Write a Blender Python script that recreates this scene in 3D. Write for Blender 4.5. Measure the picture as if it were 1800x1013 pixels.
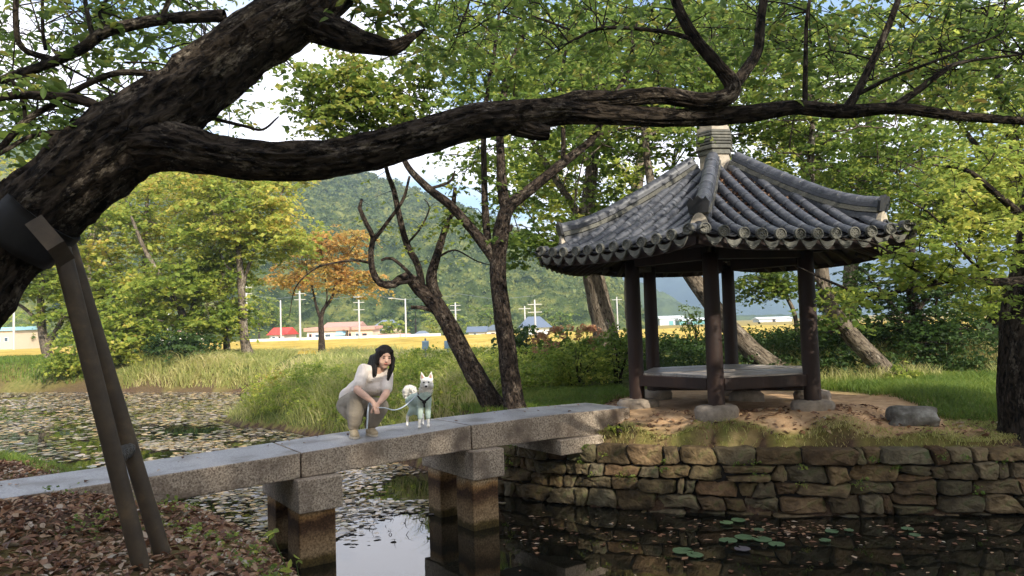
import bpy, bmesh, math, random
import numpy as np
from mathutils import Vector, Matrix

scene = bpy.context.scene
for o in list(bpy.data.objects):
    bpy.data.objects.remove(o, do_unlink=True)
COL = scene.collection
rng = np.random.default_rng(7)
random.seed(7)

# ------------------------------------------------------------------ camera
FPX = 1285.0                       # focal length in photograph pixels (1800 wide)
EYE = 2.45                         # eye height above the water
PITCH = math.atan(66 / 1285.0)
ROLL = math.radians(1.8)
_c, _s = math.cos(PITCH), math.sin(PITCH)
CF = np.array([0, _c, _s]); _U0 = np.array([0, -_s, _c]); _R0 = np.array([1.0, 0, 0])
CR = math.cos(ROLL) * _R0 - math.sin(ROLL) * _U0
CU = math.sin(ROLL) * _R0 + math.cos(ROLL) * _U0
cam_data = bpy.data.cameras.new('camera')
cam_data.sensor_width = 36.0
cam_data.lens = 36.0 * FPX / 1800.0
cam_data.clip_start = 0.05
cam_data.clip_end = 12000
cam = bpy.data.objects.new('camera', cam_data)
COL.objects.link(cam)
m = Matrix.Identity(4)
for i in range(3):
    m[i][0] = CR[i]; m[i][1] = CU[i]; m[i][2] = -CF[i]
m[2][3] = EYE
cam.matrix_world = m
scene.camera = cam


def ray(px, py):
    return CF + (px - 900) / FPX * CR - (py - 506.5) / FPX * CU


def P(px, py, D):
    """the point of the place that stands D metres in front, seen at a photograph pixel"""
    r = ray(px, py)
    return np.array([0, 0, EYE]) + r * D / r[1]


def G(px, py, z=0.0):
    r = ray(px, py)
    return np.array([0, 0, EYE]) + r * (z - EYE) / r[2]


# ------------------------------------------------------------------ sky, sun, exposure
SUN_AZ = math.radians(148)         # clockwise from +Y: behind the camera, to the right
SUN_EL = math.radians(31)
world = bpy.data.worlds.new('World')
scene.world = world
world.use_nodes = True
nt = world.node_tree
nt.nodes.clear()
def wn(t, **k):
    n = nt.nodes.new(t)
    for a, b in k.items():
        setattr(n, a, b)
    return n
w_out = wn('ShaderNodeOutputWorld'); w_bg = wn('ShaderNodeBackground')
w_sky = wn('ShaderNodeTexSky', sky_type='NISHITA', sun_disc=False)
w_sky.sun_elevation = SUN_EL
w_sky.sun_rotation = SUN_AZ
w_sky.altitude = 50; w_sky.air_density = 1.0; w_sky.dust_density = 1.5; w_sky.ozone_density = 1.5
w_bg.inputs['Strength'].default_value = 0.13
# clouds: noise on a flat cloud deck seen by direction
w_tc = wn('ShaderNodeTexCoord'); w_sep = wn('ShaderNodeSeparateXYZ')
w_add = wn('ShaderNodeMath', operation='ADD'); w_add.inputs[1].default_value = 0.16
w_max = wn('ShaderNodeMath', operation='MAXIMUM'); w_max.inputs[1].default_value = 0.1
w_dx = wn('ShaderNodeMath', operation='DIVIDE'); w_dy = wn('ShaderNodeMath', operation='DIVIDE')
w_cmb = wn('ShaderNodeCombineXYZ')
w_no = wn('ShaderNodeTexNoise'); w_no.inputs['Scale'].default_value = 1.35
w_no.inputs['Detail'].default_value = 7; w_no.inputs['Roughness'].default_value = 0.56
w_ramp = wn('ShaderNodeValToRGB')
w_ramp.color_ramp.elements[0].position = 0.43; w_ramp.color_ramp.elements[1].position = 0.60
w_mix = wn('ShaderNodeMix', data_type='RGBA')
L = nt.links.new
L(w_tc.outputs['Generated'], w_sep.inputs[0])
L(w_sep.outputs[2], w_add.inputs[0]); L(w_add.outputs[0], w_max.inputs[0])
L(w_sep.outputs[0], w_dx.inputs[0]); L(w_max.outputs[0], w_dx.inputs[1])
L(w_sep.outputs[1], w_dy.inputs[0]); L(w_max.outputs[0], w_dy.inputs[1])
L(w_dx.outputs[0], w_cmb.inputs[0]); L(w_dy.outputs[0], w_cmb.inputs[1])
w_cmb.inputs[2].default_value = 7.9
L(w_cmb.outputs[0], w_no.inputs['Vector']); L(w_no.outputs['Fac'], w_ramp.inputs[0])
L(w_ramp.outputs[0], w_mix.inputs['Factor'])
L(w_sky.outputs[0], w_mix.inputs['A'])
w_mix.inputs['B'].default_value = (9.5, 9.1, 9.4, 1)
L(w_mix.outputs['Result'], w_bg.inputs['Color']); L(w_bg.outputs[0], w_out.inputs[0])

sun_d = bpy.data.lights.new('sun', 'SUN')
sun_d.energy = 3.6; sun_d.angle = math.radians(0.6); sun_d.color = (1.0, 0.93, 0.80)
sun = bpy.data.objects.new('sun', sun_d)
COL.objects.link(sun)
SUND = Vector((math.sin(SUN_AZ) * math.cos(SUN_EL), math.cos(SUN_AZ) * math.cos(SUN_EL), math.sin(SUN_EL)))
sun.rotation_euler = SUND.to_track_quat('Z', 'Y').to_euler()
sun.location = (20, -20, 30)

vs = scene.view_settings
vs.view_transform = 'Standard'; vs.look = 'None'; vs.gamma = 1.0; vs.use_curve_mapping = False
vs.exposure = 1.15
scene.cycles.use_denoising = True
scene.cycles.max_bounces = 7
scene.cycles.diffuse_bounces = 3
scene.cycles.glossy_bounces = 3
scene.cycles.transmission_bounces = 4
scene.cycles.transparent_max_bounces = 6
scene.cycles.volume_bounces = 0
scene.cycles.sample_clamp_indirect = 6

# ------------------------------------------------------------------ helpers
def mk(name, V, F, mat, parent=None, smooth=True, loc=None):
    """one mesh object from vertex and face arrays"""
    me = bpy.data.meshes.new(name)
    V = np.asarray(V, dtype=np.float32).reshape(-1, 3)
    if loc is not None:
        V = V - np.asarray(loc, dtype=np.float32)
    if isinstance(F, np.ndarray) and F.ndim == 2:
        nf, k = F.shape
        me.vertices.add(len(V)); me.vertices.foreach_set('co', V.ravel())
        me.loops.add(nf * k); me.loops.foreach_set('vertex_index', F.astype(np.int32).ravel())
        me.polygons.add(nf)
        me.polygons.foreach_set('loop_start', np.arange(0, nf * k, k, dtype=np.int32))
        me.update(calc_edges=True)
    else:
        me.from_pydata(V.tolist(), [], [tuple(int(i) for i in f) for f in F])
        me.update()
    if smooth:
        me.polygons.foreach_set('use_smooth', np.ones(len(me.polygons), dtype=bool))
    if mat is not None:
        me.materials.append(mat)
    return ob(name, me, parent, loc)


def ob(name, me, parent=None, loc=None):
    o = bpy.data.objects.new(name, me)
    COL.objects.link(o)
    if parent is not None:
        o.parent = parent
    if loc is not None:
        o.location = tuple(float(v) for v in loc)
    return o


def tag(o, label=None, cat=None, group=None, kind=None):
    if label: o['label'] = label
    if cat: o['category'] = cat
    if group: o['group'] = group
    if kind: o['kind'] = kind
    return o


def empty(name, loc, label=None, cat=None, group=None):
    o = bpy.data.objects.new(name, None)
    COL.objects.link(o)
    o.location = tuple(float(v) for v in loc)
    o.empty_display_size = 0.2
    return tag(o, label, cat, group)


class MB:
    """collects shapes for ONE mesh"""
    def __init__(s): s.V = []; s.F = []; s.n = 0
    def add(s, V, F):
        V = np.asarray(V, float).reshape(-1, 3)
        s.V.append(V); s.F += [tuple(int(i) + s.n for i in f) for f in F]; s.n += len(V)
        return s
    def build(s, name, mat, parent=None, smooth=False, loc=None):
        return mk(name, np.vstack(s.V), s.F, mat, parent, smooth, loc)


_PERM = np.random.default_rng(3).integers(0, 1 << 30, 4096)
def _h(i, j, k):
    return (_PERM[(_PERM[(_PERM[i & 4095] + j) & 4095] + k) & 4095] & 0xffff) / 65535.0
def noise3(Pn, scale=1.0, seed=0.0):
    """vectorised value noise, -1..1"""
    q = np.asarray(Pn, float) * scale + 1000.0 + seed * 17.31
    i = np.floor(q).astype(int); f = q - i
    f = f * f * (3 - 2 * f)
    r = 0
    for dx in (0, 1):
        for dy in (0, 1):
            for dz in (0, 1):
                w = (f[..., 0] if dx else 1 - f[..., 0]) * (f[..., 1] if dy else 1 - f[..., 1]) * (f[..., 2] if dz else 1 - f[..., 2])
                r = r + w * _h(i[..., 0] + dx, i[..., 1] + dy, i[..., 2] + dz)
    return r * 2 - 1
def fbm(Pn, scale=1.0, seed=0.0, octv=3):
    r = 0; a = 1.0
    for o_ in range(octv):
        r = r + a * noise3(Pn, scale * 2 ** o_, seed + o_); a *= 0.5
    return r


def smooth_path(pts, rad, step):
    """Catmull-Rom through the points, sampled every step metres"""
    pts = np.asarray(pts, float); rad = np.asarray(rad, float)
    if len(pts) == 2:
        n = max(2, int(np.linalg.norm(pts[1] - pts[0]) / step) + 1)
        t = np.linspace(0, 1, n)[:, None]
        return pts[0] + (pts[1] - pts[0]) * t, rad[0] + (rad[1] - rad[0]) * t[:, 0]
    A = np.vstack([2 * pts[0] - pts[1], pts, 2 * pts[-1] - pts[-2]])
    op = []; orr = []
    for i in range(1, len(A) - 2):
        n = max(1, int(np.linalg.norm(A[i + 1] - A[i]) / step))
        for k in range(n):
            t = k / n
            p0, p1, p2, p3 = A[i - 1], A[i], A[i + 1], A[i + 2]
            op.append(0.5 * (2 * p1 + (p2 - p0) * t + (2 * p0 - 5 * p1 + 4 * p2 - p3) * t * t + (3 * p1 - p0 - 3 * p2 + p3) * t ** 3))
            orr.append(rad[i - 1] + (rad[i] - rad[i - 1]) * t)
    op.append(A[-2]); orr.append(rad[-1])
    return np.array(op), np.array(orr)


def tube(pts, rad, n=8, step=0.15, rough=0.0, ridges=0.0, seed=0, cap=True):
    """a tapered limb: quads as an array plus end caps; rough = bumps, ridges = lengthwise bark"""
    C, Rr = smooth_path(pts, rad, step)
    m_ = len(C)
    T = np.gradient(C, axis=0); T /= np.linalg.norm(T, axis=1)[:, None] + 1e-9
    u = np.cross(T[0], [0.3, 0.2, 1.0]); u /= np.linalg.norm(u) + 1e-9
    V = np.zeros((m_, n, 3)); ang = np.linspace(0, 2 * math.pi, n, endpoint=False)
    slen = np.concatenate([[0], np.cumsum(np.linalg.norm(np.diff(C, axis=0), axis=1))])
    for i in range(m_):
        u = u - T[i] * (u @ T[i]); u /= np.linalg.norm(u) + 1e-9
        v = np.cross(T[i], u)
        V[i] = C[i] + Rr[i] * (np.cos(ang)[:, None] * u + np.sin(ang)[:, None] * v)
    if rough or ridges:
        k = np.zeros((m_, n))
        if rough:
            k += rough * fbm(V, 1.6 / max(0.05, Rr.mean()) * 0.35, seed, 3)
        if ridges:
            Q = np.stack([np.cos(ang)[None, :] * 8 + 0 * slen[:, None], np.sin(ang)[None, :] * 8 + 0 * slen[:, None], np.repeat(slen[:, None] * 2.6, n, 1)], -1)
            k += ridges * (-np.abs(noise3(Q, 1.0, seed)) * 1.4 - np.abs(noise3(Q, 2.1, seed + 3)) * 0.7 + 0.6)
        V = C[:, None, :] + (V - C[:, None, :]) * (1 + k[..., None])
    global TUBE_UV
    TUBE_UV = np.stack([np.cos(ang)[None, :] * Rr[:, None] + 0 * slen[:, None], np.sin(ang)[None, :] * Rr[:, None] + 0 * slen[:, None], np.repeat(slen[:, None], n, 1) + seed * 1.7], -1).reshape(-1, 3)
    idx = np.arange(m_ * n).reshape(m_, n)
    a = idx[:-1]; b = idx[1:]
    F = np.stack([a, np.roll(a, -1, 1), np.roll(b, -1, 1), b], -1).reshape(-1, 4)
    return V.reshape(-1, 3), F


TUBE_UV = np.zeros((0, 3))
class QB:
    """collects quad arrays (fast) for one mesh"""
    def __init__(s): s.V = []; s.F = []; s.n = 0; s.U = []
    def add(s, V, F):
        s.V.append(V); s.F.append(F + s.n); s.n += len(V); s.U.append(TUBE_UV if len(TUBE_UV) == len(V) else V); return s
    def build(s, name, mat, parent=None, smooth=True, loc=None):
        if not s.V:
            return None
        o = mk(name, np.vstack(s.V), np.vstack(s.F), mat, parent, smooth, loc)
        at_ = o.data.attributes.new('limb', 'FLOAT_VECTOR', 'POINT')
        at_.data.foreach_set('vector', np.vstack(s.U).astype(np.float32).ravel())
        return o


def unit(v):
    return v / (np.linalg.norm(v, axis=-1, keepdims=True) + 1e-9)


def leaf_quads(C, size, rg, up=1.0, jit=0.55, width=0.36, dirs=None, fold=0.12):
    """leaf-shaped quads around the given centres"""
    n = len(C)
    s = np.broadcast_to(np.asarray(size, float), (n,))[:, None] * np.clip(np.exp(rg.normal(0, .32, (n, 1))), .45, 1.9)
    N = unit(np.array([0, 0, up]) + rg.normal(0, jit, (n, 3)))
    d = rg.normal(0, 1, (n, 3)) if dirs is None else dirs + rg.normal(0, 0.5, (n, 3))
    d = unit(d - N * np.sum(d * N, 1, keepdims=True))
    b = np.cross(N, d)
    V = np.empty((n, 4, 3))
    V[:, 0] = C - d * s * 0.5
    V[:, 1] = C + b * s * width + N * s * fold - d * s * 0.05
    V[:, 2] = C + d * s * 0.5 - N * s * fold * 0.6
    V[:, 3] = C - b * s * width + N * s * fold - d * s * 0.05
    F = np.arange(n * 4).reshape(n, 4)
    return V.reshape(-1, 3), F


def leaf_six(C, size, rg, up=1.0, jit=0.5, width=0.24, dirs=None):
    """nearer leaves: pointed oval of two quads folded along the midrib"""
    n = len(C)
    s = np.broadcast_to(np.asarray(size, float), (n,))[:, None] * np.clip(np.exp(rg.normal(0, .32, (n, 1))), .45, 1.9)
    N = unit(np.array([0, 0, up]) + rg.normal(0, jit, (n, 3)))
    d = rg.normal(0, 1, (n, 3)) if dirs is None else dirs + rg.normal(0, 0.45, (n, 3))
    d = unit(d - N * np.sum(d * N, 1, keepdims=True)); b = np.cross(N, d)
    V = np.empty((n, 6, 3))
    V[:, 0] = C - d * s * 0.5
    V[:, 1] = C - d * s * 0.15 + b * s * width + N * s * 0.10
    V[:, 2] = C + d * s * 0.2 + b * s * width * 0.8 + N * s * 0.07
    V[:, 3] = C + d * s * 0.55 - N * s * 0.12
    V[:, 4] = C + d * s * 0.2 - b * s * width * 0.8 + N * s * 0.07
    V[:, 5] = C - d * s * 0.15 - b * s * width + N * s * 0.10
    k = np.arange(n)[:, None] * 6
    F = np.concatenate([k + np.array([[0, 1, 2, 3]]), k + np.array([[0, 3, 4, 5]])])
    return V.reshape(-1, 3), F


def sprays(centres, per, rs, rg, flat=0.22, droop=0.25, arms=5):
    """leaf centres and directions of flat leafy sprays: leaves set in pairs along a few side twigs"""
    n = len(centres); centres = np.asarray(centres)
    R_ = np.broadcast_to(np.asarray(rs, float), (n,))[:, None] * rg.uniform(0.7, 1.3, (n, 1))
    arm = rg.uniform(0, 2 * math.pi, (n, arms)); k = np.arange(per) % arms
    a = arm[:, k] + rg.normal(0, .10, (n, per))
    r = rg.uniform(0.08, 1, (n, per)) ** .75
    side = np.where(rg.random((n, per)) < .5, -1.0, 1.0)
    tilt = rg.normal(0, 0.22, (n, 1, 2))
    x = np.cos(a) * r * R_ - np.sin(a) * side * .13 * R_; y = np.sin(a) * r * R_ + np.cos(a) * side * .13 * R_
    za = rg.normal(0, flat * .5, (n, arms))[:, k]
    z = za * r * R_ + rg.normal(0, flat * 0.12, (n, per)) * R_ - droop * r * r * R_ + x * tilt[..., 0] + y * tilt[..., 1]
    C = np.stack([x, y, z], -1) + centres[:, None, :]
    d = np.stack([np.cos(a + side * .8), np.sin(a + side * .8), -0.35 * np.ones_like(a)], -1)
    return C.reshape(-1, 3), d.reshape(-1, 3) * 2


# ------------------------------------------------------------------ materials
MATS = {}
def nodemat(name, rough=0.8, spec=0.3):
    mt = bpy.data.materials.new(name); mt.use_nodes = True
    t = mt.node_tree; bs = t.nodes['Principled BSDF']
    bs.inputs['Roughness'].default_value = rough
    bs.inputs['Specular IOR Level'].default_value = spec
    MATS[name] = mt
    return mt, t, bs


def N_(t, typ, **k):
    n = t.nodes.new(typ)
    for a, b in k.items():
        setattr(n, a, b)
    return n


def ramp(t, stops):
    r = t.nodes.new('ShaderNodeValToRGB'); cr = r.color_ramp
    while len(cr.elements) < len(stops):
        cr.elements.new(0.5)
    for e, (p, c) in zip(cr.elements, stops):
        e.position = p; e.color = (*c, 1) if len(c) == 3 else c
    return r


def surf(name, stops, scale=4.0, rough=0.85, bump=0.4, bscale=None, detail=6, stretch=None, spec=0.25, bdist=0.02, coord='Object', island=0.0, spots=None, tints=False):
    """noise-coloured surface with fine relief; spots = (scale, lo, hi, colour) second speckle layer; island = per-piece brightness"""
    mt, t, bs = nodemat(name, rough, spec)
    tc = N_(t, 'ShaderNodeTexCoord'); mp = N_(t, 'ShaderNodeMapping')
    if stretch: mp.inputs['Scale'].default_value = stretch
    t.links.new(tc.outputs[coord], mp.inputs[0])
    no = N_(t, 'ShaderNodeTexNoise'); no.inputs['Scale'].default_value = scale
    no.inputs['Detail'].default_value = detail; no.inputs['Roughness'].default_value = 0.62
    t.links.new(mp.outputs[0], no.inputs['Vector'])
    r = ramp(t, stops); t.links.new(no.outputs['Fac'], r.inputs[0])
    colour = r.outputs[0]
    if spots:
        n3 = N_(t, 'ShaderNodeTexNoise'); n3.inputs['Scale'].default_value = spots[0]; n3.inputs['Detail'].default_value = 4
        t.links.new(mp.outputs[0], n3.inputs['Vector'])
        r3 = ramp(t, [(spots[1], (0, 0, 0)), (spots[2], (1, 1, 1))]); t.links.new(n3.outputs['Fac'], r3.inputs[0])
        mx = N_(t, 'ShaderNodeMix', data_type='RGBA'); t.links.new(r3.outputs[0], mx.inputs['Factor'])
        t.links.new(colour, mx.inputs['A']); mx.inputs['B'].default_value = (*spots[3], 1)
        colour = mx.outputs['Result']
    if island:
        g = N_(t, 'ShaderNodeObjectInfo'); mr = N_(t, 'ShaderNodeMapRange')
        mr.inputs['To Min'].default_value = 1 - island; mr.inputs['To Max'].default_value = 1 + island
        t.links.new(g.outputs['Random'], mr.inputs['Value'])
        hs = N_(t, 'ShaderNodeHueSaturation'); t.links.new(mr.outputs[0], hs.inputs['Value'])
        t.links.new(colour, hs.inputs['Color']); colour = hs.outputs[0]
        if tints:
            m2 = N_(t, 'ShaderNodeMath', operation='MULTIPLY'); m2.inputs[1].default_value = 7.31; t.links.new(g.outputs['Random'], m2.inputs[0])
            m3 = N_(t, 'ShaderNodeMath', operation='FRACT'); t.links.new(m2.outputs[0], m3.inputs[0])
            rt = ramp(t, [(0, (.85, .92, .9)), (.35, (1, .95, .82)), (.6, (1.0, .86, .66)), (.8, (.75, .8, .68)), (1, (1, .76, .62))]); t.links.new(m3.outputs[0], rt.inputs[0])
            mq = N_(t, 'ShaderNodeMix', data_type='RGBA', blend_type='MULTIPLY'); mq.inputs['Factor'].default_value = 1
            t.links.new(colour, mq.inputs['A']); t.links.new(rt.outputs[0], mq.inputs['B']); colour = mq.outputs['Result']
    t.links.new(colour, bs.inputs['Base Color'])
    if bump:
        n2 = N_(t, 'ShaderNodeTexNoise'); n2.inputs['Scale'].default_value = bscale or scale * 4
        n2.inputs['Detail'].default_value = 6; n2.inputs['Roughness'].default_value = 0.65
        t.links.new(mp.outputs[0], n2.inputs['Vector'])
        b = N_(t, 'ShaderNodeBump'); b.inputs['Strength'].default_value = bump; b.inputs['Distance'].default_value = bdist
        t.links.new(n2.outputs['Fac'], b.inputs['Height']); t.links.new(b.outputs[0], bs.inputs['Normal'])
    return mt


def leafmat(name, stops, trans=0.4, patch=0.5, rough=0.55, pscale=0.6):
    """leaves: each leaf its own colour from the ramp, shifted by a large soft noise; light passes through"""
    mt, t, bs = nodemat(name, rough, 0.3)
    g = N_(t, 'ShaderNodeNewGeometry'); tc = N_(t, 'ShaderNodeTexCoord')
    no = N_(t, 'ShaderNodeTexNoise'); no.inputs['Scale'].default_value = pscale; no.inputs['Detail'].default_value = 3
    t.links.new(tc.outputs['Object'], no.inputs['Vector'])
    mr = N_(t, 'ShaderNodeMapRange'); mr.inputs['From Min'].default_value = 0.3; mr.inputs['From Max'].default_value = 0.7
    t.links.new(no.outputs['Fac'], mr.inputs['Value'])
    mx = N_(t, 'ShaderNodeMix', data_type='FLOAT'); mx.inputs['Factor'].default_value = patch
    t.links.new(g.outputs['Random Per Island'], mx.inputs['A']); t.links.new(mr.outputs[0], mx.inputs['B'])
    r = ramp(t, stops); t.links.new(mx.outputs['Result'], r.inputs[0])
    t.links.new(r.outputs[0], bs.inputs['Base Color'])
    tr = N_(t, 'ShaderNodeBsdfTranslucent')
    hs = N_(t, 'ShaderNodeHueSaturation'); hs.inputs['Value'].default_value = 1.45; hs.inputs['Saturation'].default_value = 0.95
    t.links.new(r.outputs[0], hs.inputs['Color']); t.links.new(hs.outputs[0], tr.inputs['Color'])
    ms = N_(t, 'ShaderNodeMixShader'); ms.inputs[0].default_value = trans
    t.links.new(bs.outputs[0], ms.inputs[1]); t.links.new(tr.outputs[0], ms.inputs[2])
    t.links.new(ms.outputs[0], t.nodes['Material Output'].inputs['Surface'])
    return mt


def barkmat(name, crack, mid, light, fleck, scale=16, stretch=.22, bump=1.0, bdist=.03, fl=(.60, .70)):
    """bark that runs along each limb: lengthwise cracks, plates and pale flecks"""
    mt, t, bs = nodemat(name, .95, .12)
    at_ = N_(t, 'ShaderNodeAttribute', attribute_name='limb'); mp = N_(t, 'ShaderNodeMapping')
    mp.inputs['Scale'].default_value = (1, 1, stretch); t.links.new(at_.outputs['Vector'], mp.inputs[0])
    def nz_(sc, det, ro=.6, dist=0.0):
        n = N_(t, 'ShaderNodeTexNoise'); n.inputs['Scale'].default_value = sc; n.inputs['Detail'].default_value = det
        n.inputs['Roughness'].default_value = ro; n.inputs['Distortion'].default_value = dist
        t.links.new(mp.outputs[0], n.inputs['Vector']); return n
    n1 = nz_(scale, 6, .6, .6); n2 = nz_(scale * .28, 3); n3 = nz_(scale * 2.2, 5, .7)
    r1 = ramp(t, [(.36, crack), (.47, mid), (.66, light)]); t.links.new(n1.outputs[0], r1.inputs[0])
    add = N_(t, 'ShaderNodeMath', operation='MULTIPLY_ADD'); add.inputs[1].default_value = .5
    t.links.new(n2.outputs[0], add.inputs[0]); sc_ = N_(t, 'ShaderNodeMath', operation='MULTIPLY'); sc_.inputs[1].default_value = .5
    t.links.new(n3.outputs[0], sc_.inputs[0]); t.links.new(sc_.outputs[0], add.inputs[2])
    r2 = ramp(t, [(fl[0] - .06, (0, 0, 0)), (fl[1] - .06, (1, 1, 1))]); t.links.new(add.outputs[0], r2.inputs[0])
    mx = N_(t, 'ShaderNodeMix', data_type='RGBA'); t.links.new(r2.outputs[0], mx.inputs['Factor'])
    t.links.new(r1.outputs[0], mx.inputs['A']); mx.inputs['B'].default_value = (*fleck, 1)
    t.links.new(mx.outputs['Result'], bs.inputs['Base Color'])
    b = N_(t, 'ShaderNodeBump'); b.inputs['Strength'].default_value = bump; b.inputs['Distance'].default_value = bdist
    ra = ramp(t, [(.34, (0, 0, 0)), (.5, (.7, .7, .7)), (.75, (1, 1, 1))]); t.links.new(n1.outputs[0], ra.inputs[0])
    t.links.new(ra.outputs[0], b.inputs['Height']); t.links.new(b.outputs[0], bs.inputs['Normal'])
    return mt


def plain(name, c, rough=0.6, spec=0.3, var=0.15, scale=30, bump=0.1):
    c = np.array(c); lo = tuple(c * (1 - var)); hi = tuple(np.minimum(c * (1 + var), 0.95))
    return surf(name, [(0.3, lo), (0.7, hi)], scale, rough, bump, spec=spec)


M_BARK_DARK = barkmat('bark_dark', (.005, .0038, .0029), (.022, .0165, .0122), (.053, .041, .030), (.15, .125, .095), 24, .42, 1.0, .04, (.60, .68))
M_BARK_BROWN = barkmat('bark_brown', (.008, .006, .005), (.030, .022, .017), (.068, .051, .039), (.17, .14, .11), 30, .5, 1.0, .025)
M_BARK_GREY = barkmat('bark_grey', (.03, .024, .018), (.10, .079, .058), (.18, .148, .11), (.34, .30, .24), 20, .4, .8, .02)
M_WOOD = surf('painted_wood', [(0.3, (0.014, 0.0066, 0.0042)), (0.7, (0.033, 0.0145, 0.0086))], 6, 0.65, 0.4, 30, 6, (1, 1, 0.25), 0.35, 0.006)
M_PLANK = surf('weathered_plank', [(0.3, (0.19, 0.16, 0.135)), (0.7, (0.40, 0.35, 0.31))], 4, 0.5, 0.4, 30, 6, (0.6, 6, 3), 0.5, 0.004, island=0.2)
M_TILE = surf('fired_tile', [(0.3, (0.036, 0.038, 0.045)), (0.55, (0.064, 0.067, 0.079)), (0.75, (0.105, 0.109, 0.12))], 9, 0.45, 0.25, 40, 6, None, 0.45, 0.005, island=0.12, spots=(16, 0.64, 0.72, (0.18, 0.17, 0.14)))
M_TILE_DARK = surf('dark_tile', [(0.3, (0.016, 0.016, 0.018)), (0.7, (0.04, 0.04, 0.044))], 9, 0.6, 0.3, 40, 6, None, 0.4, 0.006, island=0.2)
M_TILE_EDGE = surf('mossy_tile', [(0.3, (0.075, 0.075, 0.065)), (0.55, (0.13, 0.125, 0.105)), (0.75, (0.2, 0.19, 0.15))], 10, 0.75, 0.5, 40, 6, None, 0.3, 0.008, island=0.2)
M_PLASTER = surf('lime_plaster', [(0.3, (0.28, 0.235, 0.18)), (0.6, (0.47, 0.41, 0.33))], 6, 0.9, 0.4, 25)
M_GRANITE = surf('granite', [(0.34, (0.10, 0.074, 0.054)), (0.5, (0.31, 0.25, 0.19)), (0.66, (0.50, 0.425, 0.335))], 55, 0.85, 0.5, 70, 5, None, 0.25, 0.006, spots=(3.0, 0.48, 0.70, (0.13, 0.098, 0.074)))
M_DECK = surf('deck_granite', [(0.35, (0.18, 0.175, 0.178)), (0.65, (0.37, 0.36, 0.365))], 60, 0.5, 0.5, 80, 5, None, 0.5, 0.006, spots=(2.6, 0.50, 0.70, (0.15, 0.135, 0.125)))
M_STONE = surf('wall_stone', [(0.28, (0.045, 0.034, 0.022)), (0.5, (0.13, 0.10, 0.064)), (0.72, (0.26, 0.205, 0.135))], 6, 0.92, 1.0, 16, 8, None, 0.2, 0.05, island=0.42, tints=True, spots=(6, 0.58, 0.7, (0.10, 0.11, 0.05)))
M_ROCK = surf('lichen_rock', [(0.3, (0.07, 0.062, 0.052)), (0.55, (0.19, 0.18, 0.16)), (0.72, (0.42, 0.42, 0.39))], 5, 0.92, 0.9, 18, 8, None, 0.2, 0.03)
M_STEEL = surf('brown_painted_steel', [(0.3, (0.026, 0.018, 0.010)), (0.55, (0.052, 0.036, 0.020)), (0.75, (0.10, 0.066, 0.034))], 5, 0.7, 0.25, 60, 5, None, 0.4, 0.004)
M_RUBBER = plain('black_rubber', (0.012, 0.012, 0.013), 0.7, 0.3)
M_WIRE = plain('grey_wire', (0.07, 0.066, 0.06), 0.6, 0.3)

M_LEAF_NEAR = leafmat('leaves_near', [(0.0, (0.04, 0.068, 0.016)), (0.4, (0.085, 0.14, 0.026)), (0.72, (0.16, 0.22, 0.036)), (0.9, (0.28, 0.25, 0.045)), (1.0, (0.17, 0.075, 0.03))], 0.45, 0.35)
M_LEAF_GREEN = leafmat('leaves_green', [(0.0, (0.048, 0.09, 0.018)), (0.45, (0.12, 0.188, 0.032)), (0.75, (0.24, 0.295, 0.05)), (0.95, (0.40, 0.36, 0.07)), (1.0, (0.2, 0.1, 0.03))], 0.48, 0.45)
M_LEAF_LIME = leafmat('leaves_lime', [(0.0, (0.08, 0.14, 0.022)), (0.4, (0.19, 0.255, 0.038)), (0.7, (0.36, 0.395, 0.065)), (0.9, (0.54, 0.48, 0.10)), (1.0, (0.46, 0.28, 0.07))], 0.55, 0.5)
M_LEAF_AUTUMN = leafmat('leaves_autumn', [(0.0, (0.085, 0.15, 0.025)), (0.35, (0.22, 0.285, 0.045)), (0.6, (0.40, 0.41, 0.07)), (0.8, (0.53, 0.42, 0.09)), (1.0, (0.42, 0.24, 0.08))], 0.5, 0.55, pscale=0.35)
M_LEAF_ORANGE = leafmat('leaves_orange', [(0.0, (0.18, 0.21, 0.045)), (0.35, (0.38, 0.29, 0.07)), (0.7, (0.52, 0.31, 0.09)), (1.0, (0.48, 0.21, 0.075))], 0.45, 0.5, pscale=0.5)
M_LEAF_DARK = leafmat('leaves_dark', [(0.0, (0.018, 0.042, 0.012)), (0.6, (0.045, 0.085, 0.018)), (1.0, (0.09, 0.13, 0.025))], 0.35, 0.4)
M_GRASS = leafmat('grass_green', [(0.0, (0.06, 0.11, 0.018)), (0.5, (0.13, 0.20, 0.03)), (0.85, (0.24, 0.27, 0.05)), (1.0, (0.30, 0.25, 0.09))], 0.45, 0.5, pscale=0.5)
M_GRASS_DRY = leafmat('grass_dry', [(0.0, (0.14, 0.19, 0.045)), (0.4, (0.30, 0.32, 0.09)), (0.7, (0.46, 0.42, 0.17)), (1.0, (0.54, 0.43, 0.26))], 0.45, 0.5, pscale=0.5)
M_LITTER = leafmat('fallen_leaves', [(0.0, (0.06, 0.028, 0.017)), (0.35, (0.165, 0.078, 0.044)), (0.6, (0.28, 0.155, 0.085)), (0.82, (0.37, 0.25, 0.155)), (0.93, (0.44, 0.39, 0.32)), (1.0, (0.12, 0.13, 0.03))], 0.15, 0.15, 0.6)
M_PADS = leafmat('pond_pads', [(0.0, (0.09, 0.08, 0.075)), (0.25, (0.23, 0.21, 0.20)), (0.5, (0.36, 0.30, 0.24)), (0.72, (0.50, 0.33, 0.16)), (0.9, (0.26, 0.27, 0.18)), (1.0, (0.16, 0.09, 0.07))], 0.05, 0.25, 0.14, 0.15)
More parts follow.
